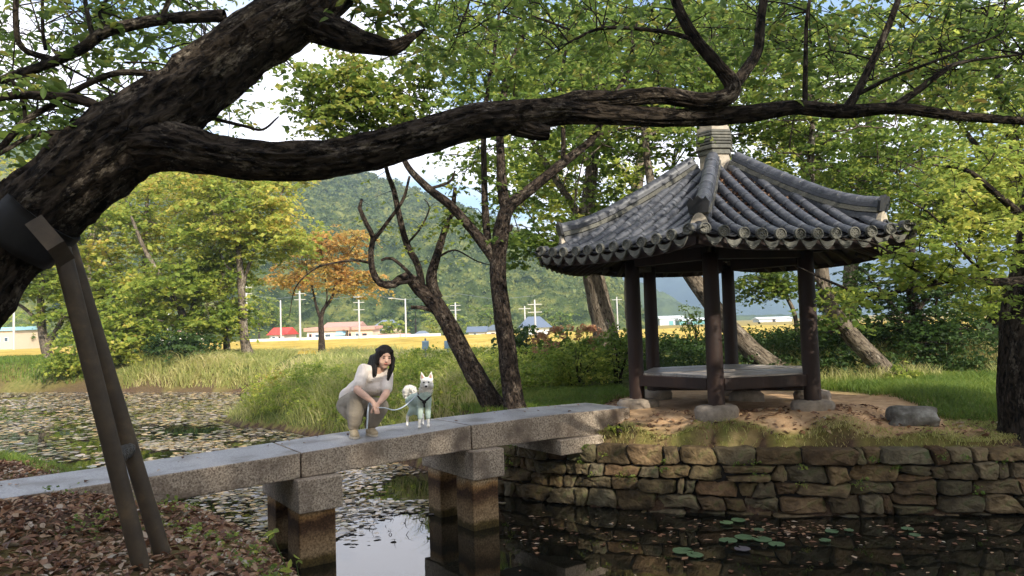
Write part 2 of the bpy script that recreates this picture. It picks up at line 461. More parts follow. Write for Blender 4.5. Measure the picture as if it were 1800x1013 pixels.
M_LILY = leafmat('lily_green', [(0.0, (0.06, 0.105, 0.05)), (0.6, (0.10, 0.16, 0.08)), (1.0, (0.15, 0.19, 0.07))], 0.1, 0.2, 0.35)

# ================================================================== THE SETTING: one ground sheet, pond, hills
POND = np.array([(16, 1.4), (6, 1.0), (2, 1.8), (-.3, 3.0), (-1.0, 4.3), (-1.25, 5.3), (-1.75, 6.5), (-2.75, 7.6), (-4.0, 8.5),
                 (-5.3, 9.7), (-7.3, 11.4), (-12, 13.8), (-25, 18.5), (-46, 26), (-46, 40), (-25, 35.5), (-17, 33), (-10.8, 30.7),
                 (-8, 28), (-7.2, 25), (-8.3, 20.8), (-7.3, 19.5), (-6.1, 18.8), (-4.3, 16.8), (-2.6, 14.2), (-1.2, 12.3), (-.5, 11.2),
                 (-.2, 10.83), (.4, 10.36), (1.0, 9.98), (1.77, 9.63), (3.42, 9.21), (6.05, 8.98), (8.2, 9.06), (10.2, 9.23), (16, 9.6)])
CTRL = np.array([(-2.6, 5.1, .90), (-2.3, 6.2, .84), (-4, 6.3, 1.05), (-6, 6, 1.08), (-3.2, 7.2, .84), (-5.5, 8.8, .88), (-7.5, 10.6, .85), (0, 0, .9), (-5, 2, .95), (-12, 8, 1.0),
                 (3.2, 11.2, 1.2), (1.8, 10.95, 1.2), (2.7, 9.95, 1.2), (2.7, 9.66, 1.17), (1.6, 10.1, 1.1), (2.2, 10.3, 1.19), (3.4, 9.95, 1.18), (4.1, 10.15, 1.2), (4.2, 9.66, 1.16), (4.7, 10.5, 1.18), (3.5, 9.27, .9), (2.6, 9.42, .92), (1.9, 9.68, .88), (1.2, 10.0, .9), (4.6, 9.2, .86), (5.6, 9.12, .84), (1.1, 10.25, 1.0), (5.2, 9.6, 1.0), (6.5, 9.3, .88), (6.5, 11.5, 1.22),
                 (0, 11.3, 1.14), (-.5, 12, 1.12), (1, 13, 1.2), (-3, 14.6, 1.0), (-6, 20.5, .9), (-5, 25, 1.1), (2, 14.5, 1.25), (3, 17.5, 1.72), (6, 17, 1.8), (9, 16.5, 1.85), (13, 15.5, 1.9), (8, 13, 1.22), (11, 12, 1.25),
                 (0, 19, 1.25), (0, 24, 1.1), (6, 23, 1.1), (12, 22, 1.15), (-10, 33.5, 1.1), (-18, 36, 1.25), (-26, 38.5, 1.4), (-40, 44, 1.4), (0, 40, 1.0), (20, 32, 1.0), (-30, 60, .6), (30, 60, .6), (0, 56, .6), (0, 120, .55), (80, 100, .55), (-80, 90, .55), (0, 200, .55), (200, 200, .55), (-200, 200, .55), (0, 500, .55), (20, 0, 1.0), (-30, 5, 1.0), (0, -30, 1.0)])


def pond_dist(x, y):
    """distance to the shoreline, positive on land"""
    d = np.full(x.shape, 1e9); inside = np.zeros(x.shape, bool)
    n = len(POND)
    for i in range(n):
        ax, ay = POND[i]; bx, by = POND[(i + 1) % n]
        ex, ey = bx - ax, by - ay
        t = np.clip(((x - ax) * ex + (y - ay) * ey) / (ex * ex + ey * ey), 0, 1)
        d = np.minimum(d, np.hypot(x - ax - t * ex, y - ay - t * ey))
        c = ((ay > y) != (by > y)) & (x < ex * (y - ay) / (ey if ey else 1e-9) + ax)
        inside ^= c
    return np.where(inside, -d, d)


def ground_z(x, y, rough=True):
    x = np.asarray(x, float); y = np.asarray(y, float)
    w = 0; h = 0
    for cx, cy, cz in CTRL:
        k = 1.0 / (((x - cx) ** 2 + (y - cy) ** 2) + 0.05) ** 1.6
        w = w + k; h = h + k * cz
    h = h / w
    d = pond_dist(x, y)
    wall = (x > -0.9) & (y > 8.5) & (y < 13)
    wd = np.where(wall, 0.14, np.where(y > 14, 1.6, 0.8))
    t = np.clip(d / wd, 0, 1); t = t * t * (3 - 2 * t)
    t = np.where(wall, t, np.sqrt(np.maximum(t, 0)))
    z = h * t
    tb = np.clip(-d / 0.8, 0, 1)
    z = np.where(d < 0, -0.7 * tb, z)
    if rough:
        q = np.stack([x, y, 0 * x], -1)
        z = z + np.where(d > 0.05, 1, 0) * (0.035 * fbm(q, 0.9, 1, 3) * np.clip(d, 0, 1)) * np.where(np.hypot(x - 3.2, y - 11.2) < 2.6, 0.4, 1)
    return z


def axis(lo, fine0, fine1, hi, step, grow=1.16):
    a = list(np.arange(fine0, fine1, step)); s_ = step; v = fine0
    left = []
    while v > lo:
        s_ *= grow; v -= s_; left.append(v)
    s_ = step; v = a[-1]; right = []
    while v < hi:
        s_ *= grow; v += s_; right.append(v)
    return np.array(left[::-1] + a + right)

gx = axis(-2600, -9, 10, 2600, 0.15, 1.10); gy = axis(-120, 2.5, 22, 3200, 0.15, 1.09)
X, Y = np.meshgrid(gx, gy)
Z = ground_z(X, Y)
GV = np.stack([X, Y, Z], -1)
ni, nj = X.shape
idx = np.arange(ni * nj).reshape(ni, nj)
GF = np.stack([idx[:-1, :-1], idx[:-1, 1:], idx[1:, 1:], idx[1:, :-1]], -1).reshape(-1, 4)

# zones of the ground's own colour: R sandy soil, G grass, B leaf-covered earth (rest: field soil)
mt, t, bs = nodemat('ground_soil', 0.95, 0.15)
at = N_(t, 'ShaderNodeAttribute', attribute_name='zone')
tc = N_(t, 'ShaderNodeTexCoord')
def nz(sc, det=6):
    n = N_(t, 'ShaderNodeTexNoise'); n.inputs['Scale'].default_value = sc; n.inputs['Detail'].default_value = det
    n.inputs['Roughness'].default_value = 0.65
    t.links.new(tc.outputs['Object'], n.inputs['Vector']); return n
n1 = nz(6); n2 = nz(22)
r_s = ramp(t, [(0.3, (0.34, 0.21, 0.11)), (0.5, (0.48, 0.31, 0.175)), (0.7, (0.58, 0.40, 0.245))]); t.links.new(n1.outputs[0], r_s.inputs[0])
r_g = ramp(t, [(0.3, (0.05, 0.065, 0.02)), (0.5, (0.10, 0.125, 0.03)), (0.7, (0.19, 0.16, 0.07))]); t.links.new(n1.outputs[0], r_g.inputs[0])
r_b = ramp(t, [(0.3, (0.03, 0.02, 0.013)), (0.5, (0.075, 0.045, 0.028)), (0.7, (0.14, 0.09, 0.055))]); t.links.new(n2.outputs[0], r_b.inputs[0])
r_f = ramp(t, [(0.3, (0.20, 0.15, 0.04)), (0.7, (0.36, 0.27, 0.07))]); t.links.new(n1.outputs[0], r_f.inputs[0])
sp = N_(t, 'ShaderNodeSeparateColor'); t.links.new(at.outputs['Color'], sp.inputs[0])
cur = r_f.outputs[0]
for k, rr in ((2, r_b), (1, r_g), (0, r_s)):
    mx = N_(t, 'ShaderNodeMix', data_type='RGBA')
    t.links.new(sp.outputs[k], mx.inputs['Factor']); t.links.new(cur, mx.inputs['A']); t.links.new(rr.outputs[0], mx.inputs['B'])
    cur = mx.outputs['Result']
t.links.new(cur, bs.inputs['Base Color'])
bp = N_(t, 'ShaderNodeBump'); bp.inputs['Strength'].default_value = 0.6; bp.inputs['Distance'].default_value = 0.03
t.links.new(n2.outputs[0], bp.inputs['Height']); t.links.new(bp.outputs[0], bs.inputs['Normal'])
M_GROUND = mt
ground = mk('ground', GV, GF, M_GROUND)
tag(ground, kind='structure')
fx, fy = X.ravel(), Y.ravel()
nzv = fbm(np.stack([fx, fy, 0 * fx], -1), 1.1, 5, 3)
dp = np.hypot(fx - 3.35, fy - 10.95)
sand = np.clip((2.75 + 0.35 * nzv - dp) / 0.35, 0, 1)
pth = np.clip((0.75 + 0.2 * nzv - np.hypot((fx - 1.5), (fy - 10.75) * 1.3)) / 0.3, 0, 1)
sand = np.maximum(sand, pth) * np.clip((pond_dist(fx, fy) - .22 - .12 * nzv) / .1, 0, 1)
near = (fy < 12) & (fx < 12) & (pond_dist(fx, fy) > -1) & (fx + fy * 0.2 < 1.2)
brown = np.where((fy < 14) & (fx < -0.6) & (fy < 12.5 + 0.0 * fx), 0.85 + 0.3 * nzv, 0.0)
brown = np.where(pond_dist(fx, fy) < 0.12, 1.0, brown)
brown = np.where((fy > 8.8) & (fy < 10.4) & (fx > .4), np.maximum(brown, 0.45 + 0.5 * nzv), brown)
brown = np.where((fy > 12.8) & (fy < 22) & (fx > 5), np.maximum(brown, 0.6 + 0.3 * nzv), brown)
brown = np.where((fy > 27) & (pond_dist(fx, fy) < np.where(fx > -20, .7, .3)), np.maximum(brown, 0.9), brown)
grass = np.where((fy < 46), 1.0, 0.0)
zone = np.stack([np.clip(sand, 0, 1), np.clip(grass, 0, 1), np.clip(brown, 0, 1), np.ones_like(fx)], -1)
zone[:, 1] *= 1 - np.clip(brown, 0, 1)
ca = ground.data.color_attributes.new('zone', 'FLOAT_COLOR', 'POINT')
ca.data.foreach_set('color', zone.astype(np.float32).ravel())

# water
mt, t, bs = nodemat('pond_water', 0.02, 0.5)
bs.inputs['Base Color'].default_value = (0.006, 0.006, 0.004, 1)
bs.inputs['IOR'].default_value = 1.75
tc = N_(t, 'ShaderNodeTexCoord'); n1 = N_(t, 'ShaderNodeTexNoise'); n1.inputs['Scale'].default_value = 2.2; n1.inputs['Detail'].default_value = 3
t.links.new(tc.outputs['Object'], n1.inputs['Vector'])
bp = N_(t, 'ShaderNodeBump'); bp.inputs['Strength'].default_value = 0.05; bp.inputs['Distance'].default_value = 0.03
t.links.new(n1.outputs[0], bp.inputs['Height']); t.links.new(bp.outputs[0], bs.inputs['Normal'])
M_WATER = mt
c0 = POND.mean(0)
wp = []
for i in range(len(POND)):
    wp.append((*POND[i], 0.0))
wv = np.array([(-60, -2, 0), (30, -2, 0), (30, 50, 0), (-60, 50, 0)], float)
pond = mk('pond_water', wv, [(0, 1, 2, 3)], M_WATER, smooth=False)
tag(pond, kind='structure')

# rice field: a raised sheet of ripe rice beyond the banks, standing half a metre above the soil
mfield = surf('ripe_rice', [(0.3, (0.36, 0.245, 0.05)), (0.5, (0.54, 0.385, 0.08)), (0.7, (0.66, 0.50, 0.14))], 0.35, 0.9, 1.0, 9, 8, (1, 0.35, 1), 0.1, 0.25)
fx_ = axis(-330, -60, 70, 420, 1.0, 1.12); fy_ = axis(43, 44, 62, 122, 0.7, 1.05)
X, Y = np.meshgrid(fx_, fy_)
Z = 1.14 + 0.06 * fbm(np.stack([X, Y, 0 * X], -1), 1.3, 9, 3) + 0.05 * noise3(np.stack([X * .1, Y * .9, 0 * X], -1), 1, 4)
Z[0, :] = 0.3
ni, nj = X.shape; idx = np.arange(ni * nj).reshape(ni, nj)
ff = np.stack([idx[:-1, :-1], idx[:-1, 1:], idx[1:, 1:], idx[1:, :-1]], -1).reshape(-1, 4)
tag(mk('rice_field', np.stack([X, Y, Z], -1), ff, mfield), kind='structure')


# hills: heightfield of domed tree crowns
def ridge_z(px, prof):
    return np.interp(px, [p[0] for p in prof], [p[1] for p in prof])

o_pts = []
def forest_hill(name, prof, D, base_back, x0, x1, step, crown, mat, seed, edge_px=9999):
    """prof: skyline (photograph px, py) at distance D; the slope climbs from D-depth to D"""
    depth = base_back
    xs = np.arange(x0, x1, step); ys = np.linspace(0, 1, int(depth / (step * 1.3)))
    X, T = np.meshgrid(xs, ys)
    Yw = D - depth + depth * T
    pxl = X / D * FPX + 900
    top = np.array([P(a, b, D)[2] for a, b in prof]); pxs = np.array([P(a, b, D)[0] for a, b in prof])
    H = np.interp(X, pxs, top)
    Zb = 1.0 + (H - 1.0) * (T ** 0.85) 
    q = np.stack([X / 60, Yw / 60, 0 * X], -1)
    Zb = Zb + (H - 1) * 0.12 * fbm(q, 1.0, seed, 3) * (1 - T) * 2 * T
    # jittered crowns
    hh = np.zeros(X.shape)
    for ci, (cw, hk) in enumerate(((crown, 1.5), (crown * 1.9, 1.0), (crown * .6, 1.5))):
        gx_ = np.floor(X / cw).astype(int); gy_ = np.floor(Yw / cw).astype(int)
        for dx in (-1, 0, 1):
            for dy in (-1, 0, 1):
                i, j = gx_ + dx, gy_ + dy; one = np.ones_like(i)
                cx = (i + _h(i, j, (7 + ci) * one)) * cw; cy = (j + _h(i, j, (11 + ci) * one)) * cw
                r = (0.35 + 0.5 * _h(i, j, (23 + ci) * one)) * cw
                d = np.hypot(X - cx, Yw - cy) / r
                dome = np.sqrt(np.maximum(0, 1 - d * d)) * r * hk + (_h(i, j, (37 + ci) * one) - .4) * crown * 0.8 * (d < 1)
                hh = np.maximum(hh, dome)
    hh = hh * np.clip(T * 12 + 0.15, 0, 1) * np.clip((H - 1) / 22, 0.25, 1)
    edge = np.clip((edge_px - (X / Yw * FPX + 900)) / 70, 0, 1); hh = hh * edge; Zb = 0.3 + (Zb - 0.3) * edge
    Zb = Zb + hh + 0.10 * crown * fbm(np.stack([X, Yw, Zb], -1), 2.2 / crown, seed + 4, 3)
    ni, nj = X.shape; idx = np.arange(ni * nj).reshape(ni, nj)
    f_ = np.stack([idx[:-1, :-1], idx[:-1, 1:], idx[1:, 1:], idx[1:, :-1]], -1).reshape(-1, 4)
    # a back slope so that the hill is a body
    V = np.stack([X, Yw, Zb], -1).reshape(-1, 3)
    back = np.stack([xs, np.full_like(xs, D + depth * 0.6), np.full_like(xs, 0.0)], -1)
    k = len(V); V = np.vstack([V, back])
    a = idx[-1]; b = np.arange(k, k + nj)
    f2 = np.stack([a[:-1], a[1:], b[1:], b[:-1]], -1)
    front = np.stack([xs, np.full_like(xs, D - depth - 2.0), np.full_like(xs, -1.0)], -1)
    k2 = len(V); V = np.vstack([V, front]); a = idx[0]; b = np.arange(k2, k2 + nj)
    f3 = np.stack([b[:-1], b[1:], a[1:], a[:-1]], -1)
    o = mk(name, V, np.vstack([f_, f2, f3]), mat)
    o_pts.append(np.stack([X, Yw, Zb], -1).reshape(-1, 3))
    return tag(o, kind='structure')

m_hill = surf('hill_forest', [(0.36, (0.028, 0.045, 0.018)), (0.5, (0.08, 0.11, 0.034)), (0.64, (0.20, 0.21, 0.06))], 0.16, 0.95, 1.0, 1.2, 4, None, 0.05, 1.5)
forest_hill('forest_hill', [(-900, 330), (-400, 270), (0, 250), (300, 262), (500, 290), (570, 306), (640, 318), (720, 345), (800, 375), (880, 408), (960, 450), (1040, 495), (1100, 530), (1160, 556), (1230, 568), (1400, 572)], 420, 250, -620, 92, 1.2, 3.9, m_hill, 2, 1150)
hp = o_pts[0]; hpx = hp[:, 0] / hp[:, 1] * FPX + 900
hp = hp[(hpx > 150) & (hpx < 1130) & (hp[:, 2] > 2.5)]; hr_ = np.random.default_rng(44)
hp = hp[hr_.choice(len(hp), 60000)] + hr_.normal(0, .5, (60000, 3)) + [0, -.4, .3]
m_hleaf = leafmat('hill_leaves', [(0, (.03, .05, .02)), (.45, (.085, .12, .034)), (.8, (.19, .21, .055)), (1, (.30, .25, .07))], .3, .6, pscale=.06)
V, F = leaf_quads(hp, hp[:, 1] / 420 * 1.5, hr_, .7, .8, .42)
tag(mk('hill_foliage', V, F, m_hleaf, None, False), 'dense tree foliage covering the wooded hill behind the village', 'foliage', kind='stuff')
m_low = surf('low_hill_forest', [(0.3, (0.04, 0.06, 0.03)), (0.7, (0.10, 0.13, 0.05))], 0.1, 0.95, 0.8, 0.8, 5, None, 0.05, 0.8)
forest_hill('low_wooded_ridge', [(960, 560), (1040, 520), (1100, 512), (1160, 532), (1220, 556), (1300, 566), (1400, 570)], 700, 120, 30, 280, 3.0, 9.0, m_low, 5)
m_mtn = surf('mountain_forest', [(0.35, (0.03, 0.05, 0.045)), (0.65, (0.06, 0.09, 0.07))], 0.01, 0.95, 0.5, 0.05, 6, None, 0.05, 8)
forest_hill('far_mountain', [(900, 560), (1000, 545), (1090, 505), (1150, 483), (1185, 470), (1240, 476), (1300, 470), (1380, 478), (1500, 470), (1620, 455), (1750, 470), (1900, 465), (2200, 480)], 2300, 900, 0, 2300, 26, 40, m_mtn, 8)

# ================================================================== STONE WALL of the islet
FACE = np.array([(-1.5, 12.75), (-.75, 11.45), (-.26, 10.76), (.35, 10.28), (.97, 9.9), (1.74, 9.55), (3.4, 9.13), (6.04, 8.9), (8.2, 8.98), (10.2, 9.15)])
seg = np.concatenate([[0], np.cumsum(np.hypot(*np.diff(FACE, axis=0).T))])
def wall_pt(s):
    x = np.interp(s, seg, FACE[:, 0]); y = np.interp(s, seg, FACE[:, 1])
    e = 0.05
    tx = np.interp(s + e, seg, FACE[:, 0]) - np.interp(s - e, seg, FACE[:, 0]); ty = np.interp(s + e, seg, FACE[:, 1]) - np.interp(s - e, seg, FACE[:, 1])
    l = math.hypot(tx, ty) + 1e-9
    return x, y, ty / l, -tx / l            # point and outward normal (towards the water)

def clip_poly(poly, nx, ny, c):
    out = []
    for i in range(len(poly)):
        a = poly[i]; b = poly[(i + 1) % len(poly)]
        da = nx * a[0] + ny * a[1] - c; db = nx * b[0] + ny * b[1] - c
        if da <= 0: out.append(a)
        if (da < 0 < db) or (db < 0 < da):
            t_ = da / (da - db); out.append((a[0] + (b[0] - a[0]) * t_, a[1] + (b[1] - a[1]) * t_))
    return out

def wall_top(s):
    x, y, _, _ = wall_pt(s)
    return float(np.interp(x, [-1.5, 0, .9, 1.8, 3.4, 5.2, 6.4, 7.5], [.8, .86, .84, .82, .82, .80, .78, .76]))

wall = empty('stone_wall', (3.4, 9.2, 0), 'dry stone retaining wall of rough brown boulders holding up the islet', 'wall')
wr = np.random.default_rng(21)
def course(k, s_):
    return (-0.42, -0.20, 0.02, 0.22, 0.41, 0.60, 0.83)[k] + (0 if k in (0, 6) else 0.045 * float(noise3(np.array([s_ * 1.6, k * 9.1, 0.]))) + 0.03 * float(noise3(np.array([s_ * 4.1, k * 5.3, 3.]))))
polys = []
for k in range(6):
    s_ = -0.1 + wr.uniform(0, .3); jb, jt = 0.0, 0.0
    while s_ < seg[-1]:
        wdt = wr.uniform(.20, .62) if wr.random() < .8 else wr.uniform(.12, .2)
        kb, kt = wr.normal(0, .035), wr.normal(0, .035)
        a0, a1, b0_, b1 = s_ + jb, s_ + jt, s_ + wdt + kb, s_ + wdt + kt
        top = [(x_, min(course(k + 1, x_), wall_top(x_) if k == 5 else 9)) for x_ in (b1, (a1 + b1) / 2 + wr.normal(0, .05), a1)]
        bot = [(x_, course(k, x_)) for x_ in (a0, (a0 + b0_) / 2 + wr.normal(0, .05), b0_)]
        if wr.random() < .13 and wdt > .3:      # two thin stones instead of one
            mz = [((a0 + a1) / 2, (bot[0][1] + top[2][1]) / 2 + wr.normal(0, .03)), ((b0_ + b1) / 2, (bot[2][1] + top[0][1]) / 2 + wr.normal(0, .03))]
            polys.append(bot + [mz[1], mz[0]]); polys.append([mz[0], mz[1]] + top)
        else:
            polys.append(bot + top)
        s_ += wdt; jb, jt = kb, kt
for i, poly in enumerate(polys):
    pc = np.array(poly); ctr = pc.mean(0)
    if ctr[0] < 0 or ctr[0] > seg[-1] or np.ptp(pc[:, 0]) < 0.07 or np.ptp(pc[:, 1]) < 0.05: continue
    pc = ctr + (pc - ctr) * (1 - wr.uniform(.003, .016) / np.maximum(np.abs(pc - ctr).max(0), .03))
    # round the corners
    q = []
    for a_ in range(len(pc)):
        a0, b0 = pc[a_], pc[(a_ + 1) % len(pc)]
        cut = wr.uniform(0.08, 0.22)
        q += [a0 + (b0 - a0) * cut, a0 + (b0 - a0) * .5, a0 + (b0 - a0) * (1 - cut)]
    q = np.array(q); nq = len(q)
    q += wr.normal(0, 0.006, q.shape)
    proud = wr.uniform(-0.05, 0.06); tl = wr.normal(0, 0.16, 2)
    rings = [(1.0, -0.30), (1.0, -0.02), (0.965, 0.012), (0.86, 0.028), (0.5, 0.034)]
    V = []
    for sc, dep in rings:
        pp = ctr + (q - ctr) * sc
        for a_, (u_, z_) in enumerate(pp):
            x, y, nx, ny = wall_pt(u_)
            dd = dep + proud + (0 if dep < -0.2 else tl[0] * (u_ - ctr[0]) + tl[1] * (z_ - ctr[1]) - 0.05 * max(0, z_) )
            if dep > -0.2:
                dd += 0.03 * float(noise3(np.array([u_, z_, i * 3.1]), 9.0)) + 0.018 * float(noise3(np.array([u_, z_, i * 1.7]), 22.0))
            V.append((x + nx * dd, y + ny * dd, z_))
    x, y, nx, ny = wall_pt(ctr[0]); dd = 0.034 + proud - 0.05 * max(0, ctr[1])
    V.append((x + nx * dd, y + ny * dd, ctr[1]))
    F = []
    for r_ in range(len(rings) - 1):
        for a_ in range(nq):
            b_ = (a_ + 1) % nq
            F.append((r_ * nq + a_, r_ * nq + b_, (r_ + 1) * nq + b_, (r_ + 1) * nq + a_))
    for a_ in range(nq):
        F.append(((len(rings) - 1) * nq + a_, (len(rings) - 1) * nq + (a_ + 1) % nq, len(V) - 1))
    V = np.array(V); c_ = V.mean(0)
    o = mk('stone', V - np.array([3.4, 9.2, 0]), F, M_STONE, wall, False, c_ - np.array([3.4, 9.2, 0]))
# dark earth core behind the joints
mcore = plain('wet_earth', (0.022, 0.017, 0.012), 0.95)
V = []; F = []
ss = np.linspace(0, seg[-1], 50)
for s_ in ss:
    x, y, nx, ny = wall_pt(s_)
    V += [(x - nx * .07 - 3.4, y - ny * .07 - 9.2, -.45), (x - nx * .11 - 3.4, y - ny * .11 - 9.2, wall_top(s_) - .03), (x - nx * .4 - 3.4, y - ny * .4 - 9.2, wall_top(s_) - .02)]
for i in range(len(ss) - 1):
    F += [(i * 3, i * 3 + 3, i * 3 + 4, i * 3 + 1), (i * 3 + 1, i * 3 + 4, i * 3 + 5, i * 3 + 2)]
mk('earth_fill', V, F, mcore, wall)

# ================================================================== BRIDGE
BO = np.array([-2.4, 7.73]); BA = math.radians(34.4)
BE = np.array([math.cos(BA), math.sin(BA)]); BN = np.array([-math.sin(BA), math.cos(BA)])
def bz(s): return float(np.interp(s, [-2.9, -1.37, .1, 2.2, 3.6, 4.88], [1.10, 1.13, 1.176, 1.25, 1.26, 1.235]))
def bth(s): return float(np.interp(s, [-2.9, 0, 2.2, 4.9], [.26, .265, .295, .34]))
def BP(s, t_, z): return np.array([*(BO + BE * s + BN * t_), z])
bridge = empty('footbridge', BP(1, .45, 0), 'low granite slab footbridge leading across the pond to the pavilion', 'bridge')
B0 = np.array(bridge.location)
BWID = 0.98
def bev(o, w=0.012, seg_=2):
    md = o.modifiers.new('bevel', 'BEVEL'); md.width = w; md.segments = seg_; md.limit_method = 'ANGLE'
    return o
def box8(pts, name, mat, parent, off, w=0.012):
    F = [(0, 1, 2, 3), (7, 6, 5, 4), (0, 4, 5, 1), (1, 5, 6, 2), (2, 6, 7, 3), (3, 7, 4, 0)]
    return bev(mk(name, np.array(pts) - off, F, mat, parent, False), w)
def slab(s0, s1):
    V = []; F = []
    n = 8
    for i in range(n + 1):
        s_ = s0 + (s1 - s0) * i / n
        z1 = bz(s_); z0 = z1 - bth(s_)
        V += [BP(s_, 0, z0), BP(s_, 0, z1 - .0), BP(s_, BWID, z1), BP(s_, BWID, z0)]
    for i in range(n):
        a = i * 4; b = a + 4
        for k in range(4):
            F.append((a + k, b + k, b + (k + 1) % 4, a + (k + 1) % 4))
    F += [(0, 1, 2, 3), (n * 4 + 3, n * 4 + 2, n * 4 + 1, n * 4)]
    o = mk('deck_slab', np.array(V) - B0, F, M_GRANITE, bridge, False)
    o.data.materials.append(M_DECK)
    for p in o.data.polygons:
        if p.normal.z < -0.6 or p.normal.z > 0.6:
            p.material_index = 1
    bev(o, 0.014)
    return o
slab(-2.75, .13); slab(.145, 2.235); slab(2.25, 4.88)
M_POST = surf('stained_granite', [(0.32, (0.10, 0.075, 0.05)), (0.5, (0.27, 0.21, 0.145)), (0.68, (0.42, 0.35, 0.26))], 45, 0.85, 0.5, 60, 5, None, 0.25, 0.006)
# tide stains: bands by height, a wear of the stone itself
t = M_POST.node_tree; bs = t.nodes['Principled BSDF']
gz = N_(t, 'ShaderNodeNewGeometry'); sz_ = N_(t, 'ShaderNodeSeparateXYZ'); t.links.new(gz.outputs['Position'], sz_.inputs[0])
nn = N_(t, 'ShaderNodeTexNoise'); nn.inputs['Scale'].default_value = 5; tcp = N_(t, 'ShaderNodeTexCoord'); t.links.new(tcp.outputs['Object'], nn.inputs['Vector'])
ma = N_(t, 'ShaderNodeMath', operation='MULTIPLY_ADD'); ma.inputs[1].default_value = 0.16; t.links.new(nn.outputs[0], ma.inputs[0]); t.links.new(sz_.outputs[2], ma.inputs[2])
rs = ramp(t, [(0.0, (0.16, 0.14, 0.05)), (0.11, (0.28, 0.24, 0.09)), (0.17, (1.0, 0.86, 0.66)), (0.34, (0.80, 0.64, 0.46)), (0.46, (0.26, 0.17, 0.11)), (0.55, (0.20, 0.12, 0.07)), (0.62, (0.95, 0.66, 0.36)), (0.70, (1.2, 1.1, 0.95))])
mr = N_(t, 'ShaderNodeMapRange'); mr.inputs['From Min'].default_value = 0.05; mr.inputs['From Max'].default_value = 0.95
t.links.new(ma.outputs[0], mr.inputs[0]); t.links.new(mr.outputs[0], rs.inputs[0])
oldc = bs.inputs['Base Color'].links[0].from_socket
mm = N_(t, 'ShaderNodeMix', data_type='RGBA', blend_type='MULTIPLY'); mm.inputs['Factor'].default_value = 1
t.links.new(oldc, mm.inputs['A']); t.links.new(rs.outputs[0], mm.inputs['B']); t.links.new(mm.outputs['Result'], bs.inputs['Base Color'])
def pier(s0, s1):
    zt = bz((s0 + s1) / 2) - bth((s0 + s1) / 2) - .004
    zc = zt - .34
    def bx(a, b, c, d, z0, z1, name, mat, w):
        pts = [BP(a, c, z0), BP(b, c, z0), BP(b, d, z0), BP(a, d, z0), BP(a, c, z1), BP(b, c, z1), BP(b, d, z1), BP(a, d, z1)]
        pts = [pts[i] for i in (3, 2, 1, 0, 7, 6, 5, 4)]
        return box8(pts, name, mat, bridge, B0, w)
    bx(s0, s1, -.14, BWID + .22, zc, zt, 'pier_cap', M_GRANITE, 0.014)
    bx(s0 + .02, s1 - .06, -.08, .32, -.6, zc - .003, 'pier_post', M_POST, 0.02)
    bx(s0 + .02, s1 - .06, BWID - .25, BWID + .1, -.6, zc - .003, 'pier_post', M_POST, 0.02)
pier(.06, .54); pier(2.17, 2.62)
zt = bz(3.9) - bth(3.9) - .004
pts = [BP(3.55, -.08, zt - .2), BP(4.3, -.08, zt - .2), BP(4.3, BWID + .1, zt - .2), BP(3.55, BWID + .1, zt - .2)]
pts = pts[::-1] + [p + np.array([0, 0, .2]) for p in pts[::-1]]
box8(pts, 'abutment_block', M_GRANITE, bridge, B0)
pts = [BP(-5.6, .1, .92), BP(-2.77, .02, .92), BP(-2.77, .95, .92), BP(-5.6, .9, .92)]
pts = pts[::-1] + [p + np.array([0, 0, .165]) for p in pts[::-1]]
M_PAVE = surf('path_concrete', [(0.35, (0.32, 0.27, 0.20)), (0.65, (0.46, 0.40, 0.31))], 20, 0.9, 0.4, 40)
o = box8(pts, 'path_slab', M_PAVE, None, np.array([0, 0, 0.0]))
tag(o, 'pale concrete path slab at the left end of the bridge', 'path', kind='structure')

# ================================================================== PAVILION
PC = np.array([3.2, 11.2, 1.19])
pav = empty('pavilion', PC, 'open hexagonal wooden pavilion with dark tiled roof on the islet', 'pavilion')
CANG = [-81, -21, 39, 99, 159, 219]
RC = 1.40; RE = 2.80; APO = RE * math.cos(math.pi / 6); T30 = math.tan(math.pi / 6)
def dv(a): a = math.radians(a); return np.array([math.sin(a), -math.cos(a), 0.0])
def tv(a): a = math.radians(a); return np.array([math.cos(a), math.sin(a), 0.0])
def zbed(r, u=0.0):
    k = max(0.0, (APO - r) / APO)
    e = min(1.3, abs(u) / (max(r, .05) * T30))
    return 2.20 + 1.50 * k ** 1.2 + 0.10 * e ** 3 * (r / APO) ** 3
def S(am, u, r, dz=0.0):
    return dv(am) * r + tv(am) * u + np.array([0, 0, zbed(r, u) + dz])

